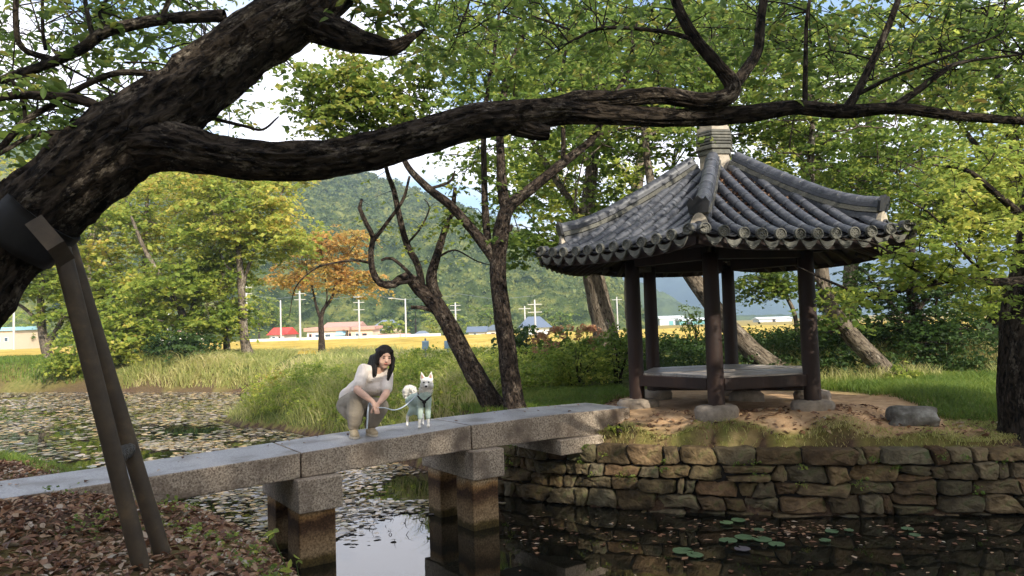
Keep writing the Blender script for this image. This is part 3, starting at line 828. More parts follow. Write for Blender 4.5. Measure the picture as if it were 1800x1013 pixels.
# --- columns on their base stones
for k, a in enumerate(CANG):
    c = dv(a) * RC
    zb = 0.10
    V, F = tube([c + [0, 0, zb], c + [0, 0, 1.2], c + [0, 0, 2.16]], [.114, .110, .104], 20, 0.25, 0.012, 0, k)
    F = [tuple(f) for f in F] + [tuple(range(len(V) - 20, len(V)))]
    mk('column', V, F, M_WOOD, pav)
    # base stone: a low rounded irregular block
    rs_ = np.random.default_rng(40 + k); n = 18; V = []; rings = [(.9, -.25), (1.0, -.02), (1.03, .05), (.93, .10), (.6, .115)]
    w = rs_.uniform(.22, .27)
    out = 1 + 0.12 * np.array([float(noise3(np.array([math.cos(t_) * 1.2, math.sin(t_) * 1.2, k * 5.0]))) for t_ in np.linspace(0, 2 * math.pi, n, endpoint=False)])
    for sc, z_ in rings:
        for i in range(n):
            t_ = 2 * math.pi * i / n
            V.append(c + np.array([math.cos(t_) * w * sc * out[i] * 1.12, math.sin(t_) * w * sc * out[i] * .9, z_ + rs_.normal(0, .006)]))
    V.append(c + [0, 0, .118]); F = []
    for r_ in range(len(rings) - 1):
        for i in range(n):
            F.append((r_ * n + i, r_ * n + (i + 1) % n, (r_ + 1) * n + (i + 1) % n, (r_ + 1) * n + i))
    F += [((len(rings) - 1) * n + i, (len(rings) - 1) * n + (i + 1) % n, len(V) - 1) for i in range(n)]
    mk('base_stone', V, F, surf('base_stone_%d' % k, [(0.3, (.16, .13, .10)), (0.7, (.36, .30, .24))], 7, .9, .6, 30) if k == 0 else MATS['base_stone_0'], pav)

def beam(p, q, w, h, name, mat, up=np.array([0, 0, 1.0]), parent=None, bv=0.008):
    p = np.asarray(p, float); q = np.asarray(q, float)
    d = unit(q - p); s_ = unit(np.cross(d, up)); u_ = np.cross(s_, d)
    V = []
    for e in (p, q):
        V += [e - s_ * w / 2 - u_ * h / 2, e + s_ * w / 2 - u_ * h / 2, e + s_ * w / 2 + u_ * h / 2, e - s_ * w / 2 + u_ * h / 2]
    o = mk(name, V, [(3, 2, 1, 0), (4, 5, 6, 7), (0, 1, 5, 4), (1, 2, 6, 5), (2, 3, 7, 6), (3, 0, 4, 7)], mat, parent or pav, False)
    return bev(o, bv) if bv else o

for k in range(6):
    c0, c1 = dv(CANG[k]) * RC, dv(CANG[(k + 1) % 6]) * RC
    d = unit(c1 - c0)
    beam(c0 + d * .105 + [0, 0, .385], c1 - d * .105 + [0, 0, .385], .11, .155, 'floor_beam', M_WOOD)
    beam(c0 + d * .10 + [0, 0, 2.16], c1 - d * .10 + [0, 0, 2.16], .12, .17, 'ring_beam', M_WOOD)
    beam(c0 * 1.06 - d * .3 + [0, 0, 2.30], c1 * 1.06 + d * .3 + [0, 0, 2.30], .10, .10, 'eave_purlin', M_WOOD)
# floor planks, clipped to the hexagon between the columns
fa = 9.0; wpl = 0.245
hexp = [tuple((dv(a) * (RC - .03))[:2]) for a in CANG]
du, dvv = tv(fa)[:2], dv(fa)[:2]
v_ = -1.35
while v_ < 1.35:
    lo, hi = v_ + .004, v_ + wpl - .004
    pl = clip_poly(hexp, dvv[0], dvv[1], hi); pl = clip_poly(pl, -dvv[0], -dvv[1], -lo) if len(pl) > 2 else []
    if len(pl) > 2:
        n = len(pl); zt = .487 + rng.uniform(-.004, .006)
        V = [(x, y, zt - .03) for x, y in pl] + [(x, y, zt) for x, y in pl]
        F = [tuple(range(n))[::-1], tuple(range(n, 2 * n))] + [(i, (i + 1) % n, n + (i + 1) % n, n + i) for i in range(n)]
        bev(mk('floor_plank', V, F, M_PLANK, pav, False), 0.004)
    v_ += wpl
beam(dv(-21) * 1.2 + [0, 0, .38], dv(159) * 1.2 + [0, 0, .38], .12, .14, 'floor_joist', M_WOOD)
beam(dv(69) * 1.1 + [0, 0, .235], dv(249) * 1.1 + [0, 0, .235], .12, .12, 'floor_joist', M_WOOD)
V = []; n = 10
for r_, z_ in ((.2, -.1), (.19, .1), (.13, .172)):
    for i in range(n):
        t_ = 2 * math.pi * i / n; V.append((.35 + math.cos(t_) * r_ * (1.3 + .2 * math.sin(3 * i)), .1 + math.sin(t_) * r_, z_))
F = [(r_ * n + i, r_ * n + (i + 1) % n, (r_ + 1) * n + (i + 1) % n, (r_ + 1) * n + i) for r_ in range(2) for i in range(n)] + [tuple(range(2 * n, 3 * n))]
mk('support_stone', V, F, MATS['base_stone_0'], pav)

# --- roof carpentry
for k in range(6):
    am = CANG[k] + 30
    # boards under the tiles (underside) and the earth bed on top, one closed sheet per face
    V = []; F = []; nr, nu = 9, 9
    for side, dz in ((0, -.075), (1, -.012)):
        for i in range(nr):
            r = .16 + (APO - .02 - .16) * i / (nr - 1)
            for j in range(nu):
                u = (-1 + 2 * j / (nu - 1)) * r * T30
                V.append(S(am, u, r, dz))
    for side in (0, 1):
        o_ = side * nr * nu
        for i in range(nr - 1):
            for j in range(nu - 1):
                q = (o_ + i * nu + j, o_ + i * nu + j + 1, o_ + (i + 1) * nu + j + 1, o_ + (i + 1) * nu + j)
                F.append(q if side == 0 else q[::-1])
    b0 = (nr - 1) * nu
    for j in range(nu - 1):
        F.append((b0 + j, b0 + j + 1, nr * nu + b0 + j + 1, nr * nu + b0 + j))
    mk('roof_boards', V, F, M_WOOD, pav)
    # eave board along the edge, following the lifted corner
    V = []; F = []; n = 12
    for j in range(n + 1):
        u = (-1 + 2 * j / n) * (APO - .05) * T30
        p = S(am, u, APO - .05)
        V += [p + [0, 0, -.15], p + [0, 0, -.03], p + dv(am) * .035 + [0, 0, -.03], p + dv(am) * .035 + [0, 0, -.15]]
    for j in range(n):
        for q in range(4):
            F.append((j * 4 + q, j * 4 + (q + 1) % 4, j * 4 + 4 + (q + 1) % 4, j * 4 + 4 + q))
    mk('eave_board', V, F, M_WOOD, pav, False)
    for j in range(9):
        u = -1.16 + 2.32 * j / 8
        r0 = max(.95, abs(u) / T30 + .12)
        if r0 > APO - .15: continue
        pts = [S(am, u * (.75 if abs(u) < .9 else .95), r0, -.13), S(am, u, (r0 + APO) / 2, -.13), S(am, u, APO - .1, -.13)]
        V, F = tube(pts, [.045, .044, .042], 8, .3)
        F = [tuple(f) for f in F] + [tuple(range(len(V) - 8, len(V)))]
        mk('rafter', V, F, M_WOOD, pav)
    a = CANG[k]
    zr = zbed(2.3 * .866, 2.3 * .5)
    beam(dv(a) * .5 + [0, 0, zbed(.43, .25) - .2], dv(a) * 1.5 + [0, 0, zbed(1.3, .75) - .2], .13, .2, 'hip_rafter', M_WOOD)
    beam(dv(a) * 1.48 + [0, 0, zbed(1.3, .75) - .205], dv(a) * 2.58 + [0, 0, zr - .165], .128, .18, 'hip_rafter', M_WOOD)

# --- roof tiles: rows of half-round tiles, shared mesh
def half_tile_mesh():
    n = 8; V = []; F = []
    for y, r in ((0.0, .066), (0.98, .064)):
        for i in range(n + 1):
            t_ = math.pi * (1.06 * i / n - .03)
            V.append((math.cos(t_) * r, y, math.sin(t_) * r))
    # thickness at the lower lip
    for i in range(n + 1):
        t_ = math.pi * (1.06 * i / n - .03); V.append((math.cos(t_) * .050, 0.0, math.sin(t_) * .050))
    for i in range(n + 1):
        t_ = math.pi * (1.06 * i / n - .03); V.append((math.cos(t_) * .066, 0.0, math.sin(t_) * .066))
    for r_ in range(1):
        for i in range(n):
            F.append((r_ * (n + 1) + i + 1, r_ * (n + 1) + i, (r_ + 1) * (n + 1) + i, (r_ + 1) * (n + 1) + i + 1))
    for i in range(n):
        F.append((3 * (n + 1) + i, 3 * (n + 1) + i + 1, 2 * (n + 1) + i + 1, 2 * (n + 1) + i))
    me = bpy.data.meshes.new('roof_tile'); me.from_pydata(V, [], F); me.update()
    me.polygons.foreach_set('use_smooth', np.ones(len(F), dtype=bool)); me.materials.append(M_TILE)
    return me
ME_TILE = half_tile_mesh()

def disc_mesh():
    """round end tile with a raised rim and a flower of eight petals"""
    n = 16; V = []; F = []
    prof = [(.071, -.03), (.071, .014), (.058, .016), (.055, .002)]
    for r, y in prof:
        for i in range(n):
            t_ = 2 * math.pi * i / n; V.append((math.cos(t_) * r, -y, math.sin(t_) * r))
    for r_ in range(3):
        for i in range(n):
            F.append((r_ * n + i, r_ * n + (i + 1) % n, (r_ + 1) * n + (i + 1) % n, (r_ + 1) * n + i))
    F.append(tuple(range(3 * n, 4 * n)))
    def bump(cx, cz, r, h, m_=6):
        b = len(V)
        for i in range(m_):
            t_ = 2 * math.pi * i / m_; V.append((cx + math.cos(t_) * r, -.001, cz + math.sin(t_) * r))
        V.append((cx, -h, cz))
        for i in range(m_): F.append((b + i, b + (i + 1) % m_, b + m_))
    bump(0, 0, .017, .014)
    for i in range(8):
        t_ = 2 * math.pi * i / 8; bump(math.cos(t_) * .035, math.sin(t_) * .035, .0118, .012)
    me = bpy.data.meshes.new('end_disc'); me.from_pydata(V, [], F); me.update(); me.materials.append(M_TILE_EDGE)
    return me
ME_DISC = disc_mesh()

def drip_mesh():
    """hanging crescent tile closing the trough at the eave"""
    n = 10; V = []; F = []
    for y in (0.0, -.022):
        for i in range(n + 1):
            x = -.108 + .216 * i / n; k = abs(x / .108)
            V.append((x, y, -.012 - .040 * (1 - k * k)))
        for i in range(n + 1):
            x = -.108 + .216 * i / n; k = abs(x / .108)
            V.append((x, y, -.022 - .112 * (1 - k ** 1.7)))
    m_ = 2 * (n + 1)
    for i in range(n):
        F.append((m_ + i, m_ + i + 1, m_ + n + 1 + i + 1, m_ + n + 1 + i))
        F.append((i + 1, i, n + 1 + i, n + 1 + i + 1))
        F.append((i, i + 1, m_ + i + 1, m_ + i))
        F.append((n + 1 + i + 1, n + 1 + i, m_ + n + 1 + i, m_ + n + 1 + i + 1))
    # a raised garland line on the face
    b = len(V)
    for i in range(9):
        x = -.07 + .14 * i / 8; k = abs(x / .108); zc = -.05 - .06 * (1 - k ** 1.7)
        V += [(x, -.0225, zc + .007), (x, -.029, zc), (x, -.0225, zc - .007)]
    for i in range(8):
        F += [(b + i * 3, b + i * 3 + 3, b + i * 3 + 4, b + i * 3 + 1), (b + i * 3 + 1, b + i * 3 + 4, b + i * 3 + 5, b + i * 3 + 2)]
    me = bpy.data.meshes.new('drip_tile'); me.from_pydata(V, [], F); me.update(); me.materials.append(M_TILE_EDGE)
    return me
ME_DRIP = drip_mesh()

def frame(p, x, y, z, sx=1, sy=1, sz=1):
    M = Matrix.Identity(4)
    for i in range(3):
        M[i][0] = x[i] * sx; M[i][1] = y[i] * sy; M[i][2] = z[i] * sz; M[i][3] = p[i]
    return M
def place(name, me, p, x, y, z, sx=1, sy=1, sz=1, parent=None):
    o = bpy.data.objects.new(name, me); COL.objects.link(o); o.parent = parent or pav
    o.matrix_local = frame(p, x, y, z, sx, sy, sz)
    return o

TL = .285
rest = QB(); restf = MB(); trough = MB()
rowu = [(-1.32 + .24 * i) for i in range(12)]
tr = np.random.default_rng(11)
for k in range(6):
    am = CANG[k] + 30
    front = k in (0, 1, 2, 5)
    X_ = tv(am)
    for u in rowu:
        u = u + tr.normal(0, .006)
        r = APO + .03
        first = True
        rmin = max(abs(u) / T30 + .06, .24)
        while r > rmin + .03:
            p = S(am, u, r)
            ds = .02; q = S(am, u, r - ds); sl = np.linalg.norm(q - p) / ds
            Lt = min(TL, (r - rmin) * sl)
            if Lt < .05: break
            p2 = S(am, u, r - Lt / sl)
            y_ = unit(p2 - p); z_ = np.cross(X_, y_)
            pp = p + z_ * .05
            if front:
                xx = unit(X_ + y_ * tr.normal(0, .012)); place('roof_tile', ME_TILE, pp, xx, y_, z_, 1, Lt, 1)
            else:
                Vt = np.array([v.co[:] for v in ME_TILE.vertices]); Vt[:, 1] *= Lt
                Vw = pp + Vt[:, :1] * X_ + Vt[:, 1:2] * y_ + Vt[:, 2:3] * z_
                restf.add(Vw, [tuple(pl.vertices) for pl in ME_TILE.polygons])
            if first:
                yd = unit(y_ + np.array([0, 0, -.35])); zd = np.cross(X_, yd)
                place('end_disc', ME_DISC, pp + z_ * .008 - y_ * .012, X_, yd, zd)
                first = False
            r -= Lt / sl
    # troughs between the rows: overlapping dished tiles
    for gi in range(13):
        u = -1.44 + .24 * gi
        if gi in (0, 12): u *= .985
        if abs(u) < 1.40:
            p = S(am, u, APO + .035); q = S(am, u, APO - .1); y_ = unit(q - p); yd = unit(-dv(am) + np.array([0, 0, .12])); zd = np.cross(X_, yd)
            place('drip_tile', ME_DRIP, p + np.array([0, 0, .012]) + dv(am) * .01, X_, yd, zd, 1.04, 1, 1.1)
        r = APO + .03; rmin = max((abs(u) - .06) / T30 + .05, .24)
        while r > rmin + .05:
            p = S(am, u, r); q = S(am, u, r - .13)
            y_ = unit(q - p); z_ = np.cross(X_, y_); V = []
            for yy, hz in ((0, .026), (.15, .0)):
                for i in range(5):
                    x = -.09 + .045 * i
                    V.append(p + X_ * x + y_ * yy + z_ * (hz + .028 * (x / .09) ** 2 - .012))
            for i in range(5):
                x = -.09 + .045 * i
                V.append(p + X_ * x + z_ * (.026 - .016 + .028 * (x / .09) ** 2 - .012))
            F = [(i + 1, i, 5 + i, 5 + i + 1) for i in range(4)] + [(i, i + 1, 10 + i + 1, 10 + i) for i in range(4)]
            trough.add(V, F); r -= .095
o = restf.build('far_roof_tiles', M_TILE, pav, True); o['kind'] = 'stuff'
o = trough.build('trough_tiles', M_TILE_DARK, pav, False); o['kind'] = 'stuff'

# --- hip ridges: stacked flat tiles under a round cap, ending in a crowned end tile over plaster
def slab_mesh():
    V = []; F = []
    for x, y, z in [(-.5, 0, 0), (.5, 0, 0), (.5, 1, 0), (-.5, 1, 0), (-.5, 0, 1), (.5, 0, 1), (.5, 1, 1), (-.5, 1, 1)]:
        V.append((x, y, z))
    F = [(3, 2, 1, 0), (4, 5, 6, 7), (0, 1, 5, 4), (1, 2, 6, 5), (2, 3, 7, 6), (3, 0, 4, 7)]
    me = bpy.data.meshes.new('ridge_slab'); me.from_pydata(V, [], F); me.update(); me.materials.append(M_TILE)
    return me
ME_SLAB = slab_mesh()
ME_SLAB2 = slab_mesh(); ME_SLAB2.materials.clear(); ME_SLAB2.materials.append(M_TILE_EDGE)
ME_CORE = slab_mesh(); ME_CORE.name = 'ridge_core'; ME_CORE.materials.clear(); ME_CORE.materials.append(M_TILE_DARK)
ME_CAPT = ME_TILE
def crown_mesh():
    pts = [(-.115, 0), (-.135, .13), (-.09, .20), (-.055, .155), (0, .215), (.055, .155), (.09, .20), (.135, .13), (.115, 0)]
    n = len(pts); V = [(x, -.015, z) for x, z in pts] + [(x, .02, z) for x, z in pts]
    F = [tuple(range(n)), tuple(range(2 * n - 1, n - 1, -1))] + [(i, n + i, n + (i + 1) % n, (i + 1) % n) for i in range(n)]
    me = bpy.data.meshes.new('ridge_end'); me.from_pydata(V, [], F); me.update(); me.materials.append(M_TILE_DARK)
    return me
ME_CROWN = crown_mesh()
for k, a in enumerate(CANG):
    D_ = dv(a); Xr = tv(a)
    def rz(rc): return zbed(rc * .866, rc * .5) + .085 * max(0, (rc - 1.6) / .85) ** 2 + .02
    rc = 2.44; i = 0
    while rc > .30:
        nx_ = rc - .27
        p = D_ * rc + [0, 0, rz(rc)]; q = D_ * nx_ + [0, 0, rz(nx_)]
        y_ = unit(q - p); z_ = np.cross(Xr, y_); Lr = np.linalg.norm(q - p)
        hz = -.03
        for lay, (w_, h_) in enumerate(((.215, .085), (.235, .068), (.205, .062))):
            sh = (.0, .12, .05)[lay]
            place('ridge_slab', ME_SLAB2 if lay == 1 else ME_SLAB, p + z_ * hz + y_ * 0 + Xr * tr.normal(0, .003), Xr, unit(y_ + z_ * tr.normal(0, .008)), z_, w_, Lr * .985, h_ * .86)
            hz += h_
        place('ridge_core', ME_CORE, p - z_ * .03, Xr, y_, z_, .15, Lr, hz + .03)
        place('ridge_tile', ME_CAPT, p + z_ * (hz - .004), Xr, y_, z_, 1.38, Lr, 1.25)
        rc = nx_
    p = D_ * 2.445 + [0, 0, rz(2.445)]
    yv = -D_; zv = np.array([0, 0, 1.0])
    place('ridge_end', ME_CROWN, p + D_ * .03 + [0, 0, .07], Xr, unit(yv + zv * .25), unit(zv - yv * .25))
    # plaster under the ridge end with a half-round tile set in it
    V = []; F = []; n = 9
    for y in (-.16, .05):
        for i in range(n):
            t_ = math.pi * i / (n - 1); V.append(p + D_ * y + Xr * (math.cos(t_) * .105) + np.array([0, 0, -.10 + math.sin(t_) * .17]))
        V += [p + D_ * y + Xr * -.105 + np.array([0, 0, -.2]), p + D_ * y + Xr * .105 + np.array([0, 0, -.2])]
    m_ = n + 2
    F = [tuple(range(m_, 2 * m_)), tuple(range(m_))[::-1]] + [(i, (i + 1) % m_, m_ + (i + 1) % m_, m_ + i) for i in range(m_)]
    mk('plaster_block', V, F, M_PLASTER, pav, False)
    place('ridge_tile', ME_CAPT, p + D_ * .075 + [0, 0, -.105], Xr, -D_, zv, 1.05, .2, 1.1)

# --- finial: stack of thin tiles, plaster drum, small cap
fin_r = np.random.default_rng(5)
z_ = 3.76
def hexring(r, z0, z1, rot=0.0):
    V = [(*((dv(a + rot) * r)[:2]), z0) for a in CANG] + [(*((dv(a + rot) * r)[:2]), z1) for a in CANG]
    return V, [tuple(range(6))[::-1], tuple(range(6, 12))] + [(i, (i + 1) % 6, 6 + (i + 1) % 6, 6 + i) for i in range(6)]
V, F = hexring(.25, z_ - .25, z_ + .05)
mk('finial_core', V, F, M_PLASTER, pav, False)
hts = [.085, .07, .045, .045, .045, .045, .045]; rds = [.275, .30, .30, .305, .30, .305, .29]
for i, (h_, r_) in enumerate(zip(hts, rds)):
    V, F = hexring(r_, z_, z_ + h_ * .88, fin_r.normal(0, 1.0))
    bev(mk('finial_tile', V, F, M_TILE_EDGE, pav, False), .012)
    V, F = hexring(r_ - .03, z_ + h_ * .88, z_ + h_, 0)
    mk('mortar_joint', V, F, M_PLASTER, pav, False)
    z_ += h_
V, F = hexring(.27, z_, z_ + .05); mk('plaster_drum', V, F, M_PLASTER, pav, False); z_ += .05
V, F = hexring(.235, z_, z_ + .34); bev(mk('plaster_drum', V, F, M_PLASTER, pav, False), .02); z_ += .34
for r_, h_ in ((.27, .04), (.25, .04)):
    V, F = hexring(r_, z_, z_ + h_); bev(mk('finial_tile', V, F, M_TILE_EDGE, pav, False), .01); z_ += h_
V = []; n = 12; pr = [(.14, 0), (.17, .05), (.15, .10), (.08, .13), (.001, .14)]
for r_, h_ in pr:
    for i in range(n): V.append((math.cos(2 * math.pi * i / n) * r_, math.sin(2 * math.pi * i / n) * r_, z_ + h_))
F = [(r_ * n + i, r_ * n + (i + 1) % n, (r_ + 1) * n + (i + 1) % n, (r_ + 1) * n + i) for r_ in range(len(pr) - 1) for i in range(n)]
mk('finial_knob', V, F, M_PLASTER, pav)

# leaves blown into the roof troughs
lr = np.random.default_rng(77); C = []
for am, cnt in ((9, 520), (-51, 160)):
    for i in range(cnt):
        r = lr.uniform(.35, 1.9) if lr.random() < .8 else lr.uniform(.35, APO)
        u = (round(lr.uniform(-1, 1) * r * T30 / .24 - .0) * .24) + lr.normal(0, .04)
        if abs(u) > r * T30 - .08: continue
        C.append(PC + S(am, u, r, .035))
V, F = leaf_quads(np.array(C), .055, lr, 1.0, .5, .3)
tag(mk('roof_leaf_litter', V, F, M_LITTER), 'dry brown leaves caught between the roof tile rows', 'leaves', kind='stuff')

# ================================================================== TREES
def LP(pts):
    """limb points (photograph px, py, distance, radius)"""
    return np.array([P(a, b, c) for a, b, c, _ in pts]), np.array([d for *_, d in pts])


def crown_points(c, rad, n, rg, gaps=0.25, gscale=0.8):
    out = []
    while len(out) < n:
        q = rg.normal(0, 1, (n, 3)); q = unit(q) * (rg.uniform(0.05, 1, (n, 1)) ** 0.42)
        p = np.asarray(c) + q * np.asarray(rad)
        keep = noise3(p, gscale, 31) > -1 + 2 * gaps * rg.uniform(0.6, 1.2, n)
        out += list(p[keep])
    return np.array(out[:n])


def build_tree(name, label, limbs, centres, per, rs, lsize, leaf, bark, cat='tree', group=None, sides=10, rough=.06, ridges=.0, step=.2, six=False, twig=.012, droop=.25, up=1.0, jit=.5, seed=1, flat=.22, maxtwig=700, extra=None):
    """limbs: list of (points, radii); centres: spray centres; parts: trunk, branches, crown"""
    rg = np.random.default_rng(seed)
    base = limbs[0][0][0].copy()
    ex = base + (base - limbs[0][0][1]) * [.6, .6, 0] + [0, 0, -.6]
    limbs = [(np.vstack([ex, limbs[0][0]]), np.concatenate([[limbs[0][1][0] * 1.2], limbs[0][1]]))] + list(limbs[1:])
    root = empty(name, base, label, cat, group)
    qb = QB(); samp = []
    for i, (pp, rr) in enumerate(limbs):
        nside = sides if rr[0] > .07 else max(5, sides // 2)
        V, F = tube(pp, rr, nside, max(step * .6, min(step, rr[0] * 2)) if rr[0] < .1 else step, rough if rr[0] > .03 else 0, ridges if rr[0] > .07 else 0, seed + i)
        qb.add(V, F)
        cc, _ = smooth_path(pp, rr, .3); samp.append(cc[len(cc) // 4:] if i == 0 else cc)
    trk = qb.build('trunk', bark, root, True, None); trk.data.transform(Matrix.Translation(Vector(-base)))
    if len(centres):
        samp = np.vstack(samp); tw = QB()
        sel = centres if len(centres) <= maxtwig else centres[rg.choice(len(centres), maxtwig, replace=False)]
        hubs = []
        for c in sel:
            pool = samp if len(hubs) < 12 else np.vstack([samp, np.array(hubs[-60:])])
            dd = np.linalg.norm(pool - c, axis=1) + 0.5 * np.maximum(0, pool[:, 2] - c[2])
            j = int(np.argmin(dd)); s_ = pool[j]; dist = np.linalg.norm(c - s_)
            if dist < .05: continue
            mid = (s_ + c) / 2 + rg.normal(0, .08, 3) * dist + np.array([0, 0, .10 * dist])
            r0 = min(twig * (.7 + .55 * dist), .045)
            V, F = tube([s_, mid, c], [r0, r0 * .65, r0 * .25], 4 if dist < 1.5 else 5, max(.12, dist / 5))
            tw.add(V, F)
            hubs.append(mid)
        if tw.n:
            bo = tw.build('branches', bark, trk, True, None); bo.data.transform(Matrix.Translation(Vector(-base))); bo['kind'] = 'stuff'
        C, d = sprays(centres, per, rs, rg, flat, droop)
        fn = leaf_six if six else leaf_quads
        V, F = fn(C, lsize, rg, up, jit, dirs=d)
        mk('crown', V - base, F, leaf, root, False)['kind'] = 'stuff'
    return root


def px_sprays(n, x0, x1, y0, y1, d0, d1, rg, gaps=.0, gscale=.9):
    out = []
    while len(out) < n:
        p = P(rg.uniform(x0, x1), rg.uniform(y0, y1), rg.uniform(d0, d1))
        if gaps and noise3(p[None], gscale, 12)[0] < -1 + 2 * gaps: continue
        out.append(p)
    return np.array(out)

# ---------------- the great leaning tree in the foreground
g = np.random.default_rng(101)
trunk_pts = [(-300, 1075, 4.65, .52), (-275, 960, 4.68, .43), (-225, 800, 4.75, .36), (-130, 610, 4.8, .31), (0, 440, 4.9, .272), (110, 335, 4.95, .268), (215, 250, 5.0, .262), (325, 165, 5.1, .225), (430, 82, 5.2, .215), (530, 18, 5.3, .205), (620, -60, 5.35, .17), (720, -190, 5.3, .15), (850, -400, 5.0, .12), (980, -640, 4.6, .09)]
limb1 = [(175, 290, 5.0, .19), (235, 262, 4.98, .19), (300, 258, 4.95, .165), (380, 272, 4.95, .135), (490, 284, 5.0, .132), (600, 275, 5.1, .13), (720, 248, 5.2, .128), (830, 215, 5.3, .12), (915, 205, 5.4, .118), (975, 198, 5.45, .10), (1060, 200, 5.5, .076), (1180, 207, 5.55, .07), (1290, 203, 5.6, .065), (1400, 190, 5.65, .056), (1480, 196, 5.7, .052), (1580, 191, 5.75, .045), (1680, 204, 5.8, .038), (1800, 213, 5.85, .031), (1960, 225, 5.9, .022)]
limb2 = [(955, 200, 5.45, .085), (1010, 182, 5.5, .088), (1080, 176, 5.5, .068), (1160, 168, 5.5, .062), (1230, 178, 5.5, .062), (1276, 172, 5.5, .064), (1288, 150, 5.5, .058), (1262, 115, 5.5, .048), (1225, 72, 5.5, .043), (1195, 20, 5.5, .038), (1170, -60, 5.5, .03)]
L_ = [trunk_pts, limb1, limb2,
      [(1282, 160, 5.5, .05), (1312, 122, 5.55, .044), (1332, 88, 5.6, .04), (1338, 30, 5.6, .034), (1352, -60, 5.6, .026)],
      [(548, 40, 5.28, .14), (600, 62, 5.25, .10), (650, 76, 5.22, .075), (690, 84, 5.2, .055), (722, 66, 5.2, .03), (746, 52, 5.2, .008)],
      [(905, 218, 5.4, .085), (940, 230, 5.38, .068), (966, 234, 5.37, .05)],
      [(1415, 190, 5.66, .022), (1416, 110, 5.66, .018), (1420, 20, 5.66, .014), (1440, -60, 5.66, .01)],
      [(1488, 192, 5.7, .04), (1508, 160, 5.7, .033), (1535, 105, 5.7, .029), (1562, 45, 5.7, .026), (1590, -30, 5.7, .02)],
      [(1575, 186, 5.75, .034), (1612, 160, 5.75, .027), (1655, 128, 5.75, .022), (1690, 110, 5.75, .014), (1800, 95, 5.8, .008)],
      [(1512, 164, 5.7, .018), (1570, 135, 5.65, .014), (1650, 105, 5.6, .01), (1760, 60, 5.6, .006)],
      [(190, 205, 4.98, .04), (150, 178, 4.95, .034), (70, 168, 4.9, .03), (0, 172, 4.85, .024), (-80, 200, 4.8, .015)],
      [(288, 132, 5.08, .024), (210, 128, 5.0, .022), (150, 150, 5.0, .02), (100, 180, 5.0, .02), (45, 213, 4.95, .022), (0, 262, 4.9, .022), (-60, 320, 4.9, .02)],
      [(395, 28, 5.2, .045), (290, 34, 5.2, .04), (190, 55, 5.2, .04), (140, 88, 5.2, .038), (70, 118, 5.2, .034), (0, 142, 5.2, .03), (-80, 180, 5.2, .02)],
      [(165, 70, 5.2, .02), (155, 30, 5.2, .017), (145, -30, 5.2, .013)],
      [(92, 105, 5.2, .024), (40, 85, 5.15, .02), (28, 40, 5.1, .02), (30, -40, 5.1, .016)],
      [(80, 88, 5.2, .013), (75, 50, 5.2, .012), (75, -30, 5.2, .01)],
      [(190, 50, 5.2, .014), (175, 20, 5.2, .012), (205, -20, 5.2, .01)],
      [(285, 32, 5.2, .02), (300, -10, 5.2, .017), (310, -60, 5.2, .012)],
      [(120, 235, 4.96, .02), (60, 238, 4.9, .016), (0, 270, 4.85, .014), (-60, 300, 4.8, .01)],
      [(45, 213, 4.95, .014), (40, 180, 4.95, .012), (20, 140, 4.95, .01)],
      [(1222, 70, 5.5, .02), (1160, 55, 5.5, .016), (1060, 50, 5.5, .013), (1000, 75, 5.5, .009)],
      [(380, 210, 5.12, .014), (430, 222, 5.1, .011), (462, 228, 5.1, .009), (490, 205, 5.1, .005)],
      ]
limbs = [LP(q) for q in L_]
cs = [px_sprays(250, -40, 440, -40, 260, 5.6, 10.0, g, .38, 1.4),
      px_sprays(26, 120, 330, -20, 130, 5.0, 5.6, g),
      px_sprays(16, 620, 740, -30, 50, 5.1, 5.5, g),
      px_sprays(210, 720, 1340, -40, 120, 5.6, 9.0, g, .33, 1.2),
      px_sprays(270, 1330, 1850, -40, 180, 5.7, 9.0, g, .33, 1.2),
      px_sprays(14, 0, 120, 130, 260, 4.7, 5.2, g)]
lean = build_tree('leaning_tree', 'huge dark leaning tree whose long horizontal limb spans the picture', limbs, np.vstack(cs), 16, .26, .07, M_LEAF_NEAR, M_BARK_DARK, sides=64, rough=.06, ridges=.20, step=.03, six=True, twig=.007, seed=4, droop=.5, jit=.6)
# its unseen high crown, added over and behind the viewer to shade bank and bridge
base = limbs[0][0][0]
hc = []
while len(hc) < 150:
    p = np.array([g.uniform(-9, 12), g.uniform(-8, 7.5), g.uniform(6.4, 10.0)])
    if (p[2] - EYE) / max(p[1], .1) < 0.62 and p[1] > 0: continue
    if noise3(p[None], .55, 12)[0] < -.35: continue
    hc.append(p)
C, d = sprays(np.array(hc), 26, .75, g, .25, .25)
V, F = leaf_quads(C, .19, g, 1.0, .45, dirs=d)
mk('crown', V - base, F, M_LEAF_NEAR, lean, False)['kind'] = 'stuff'

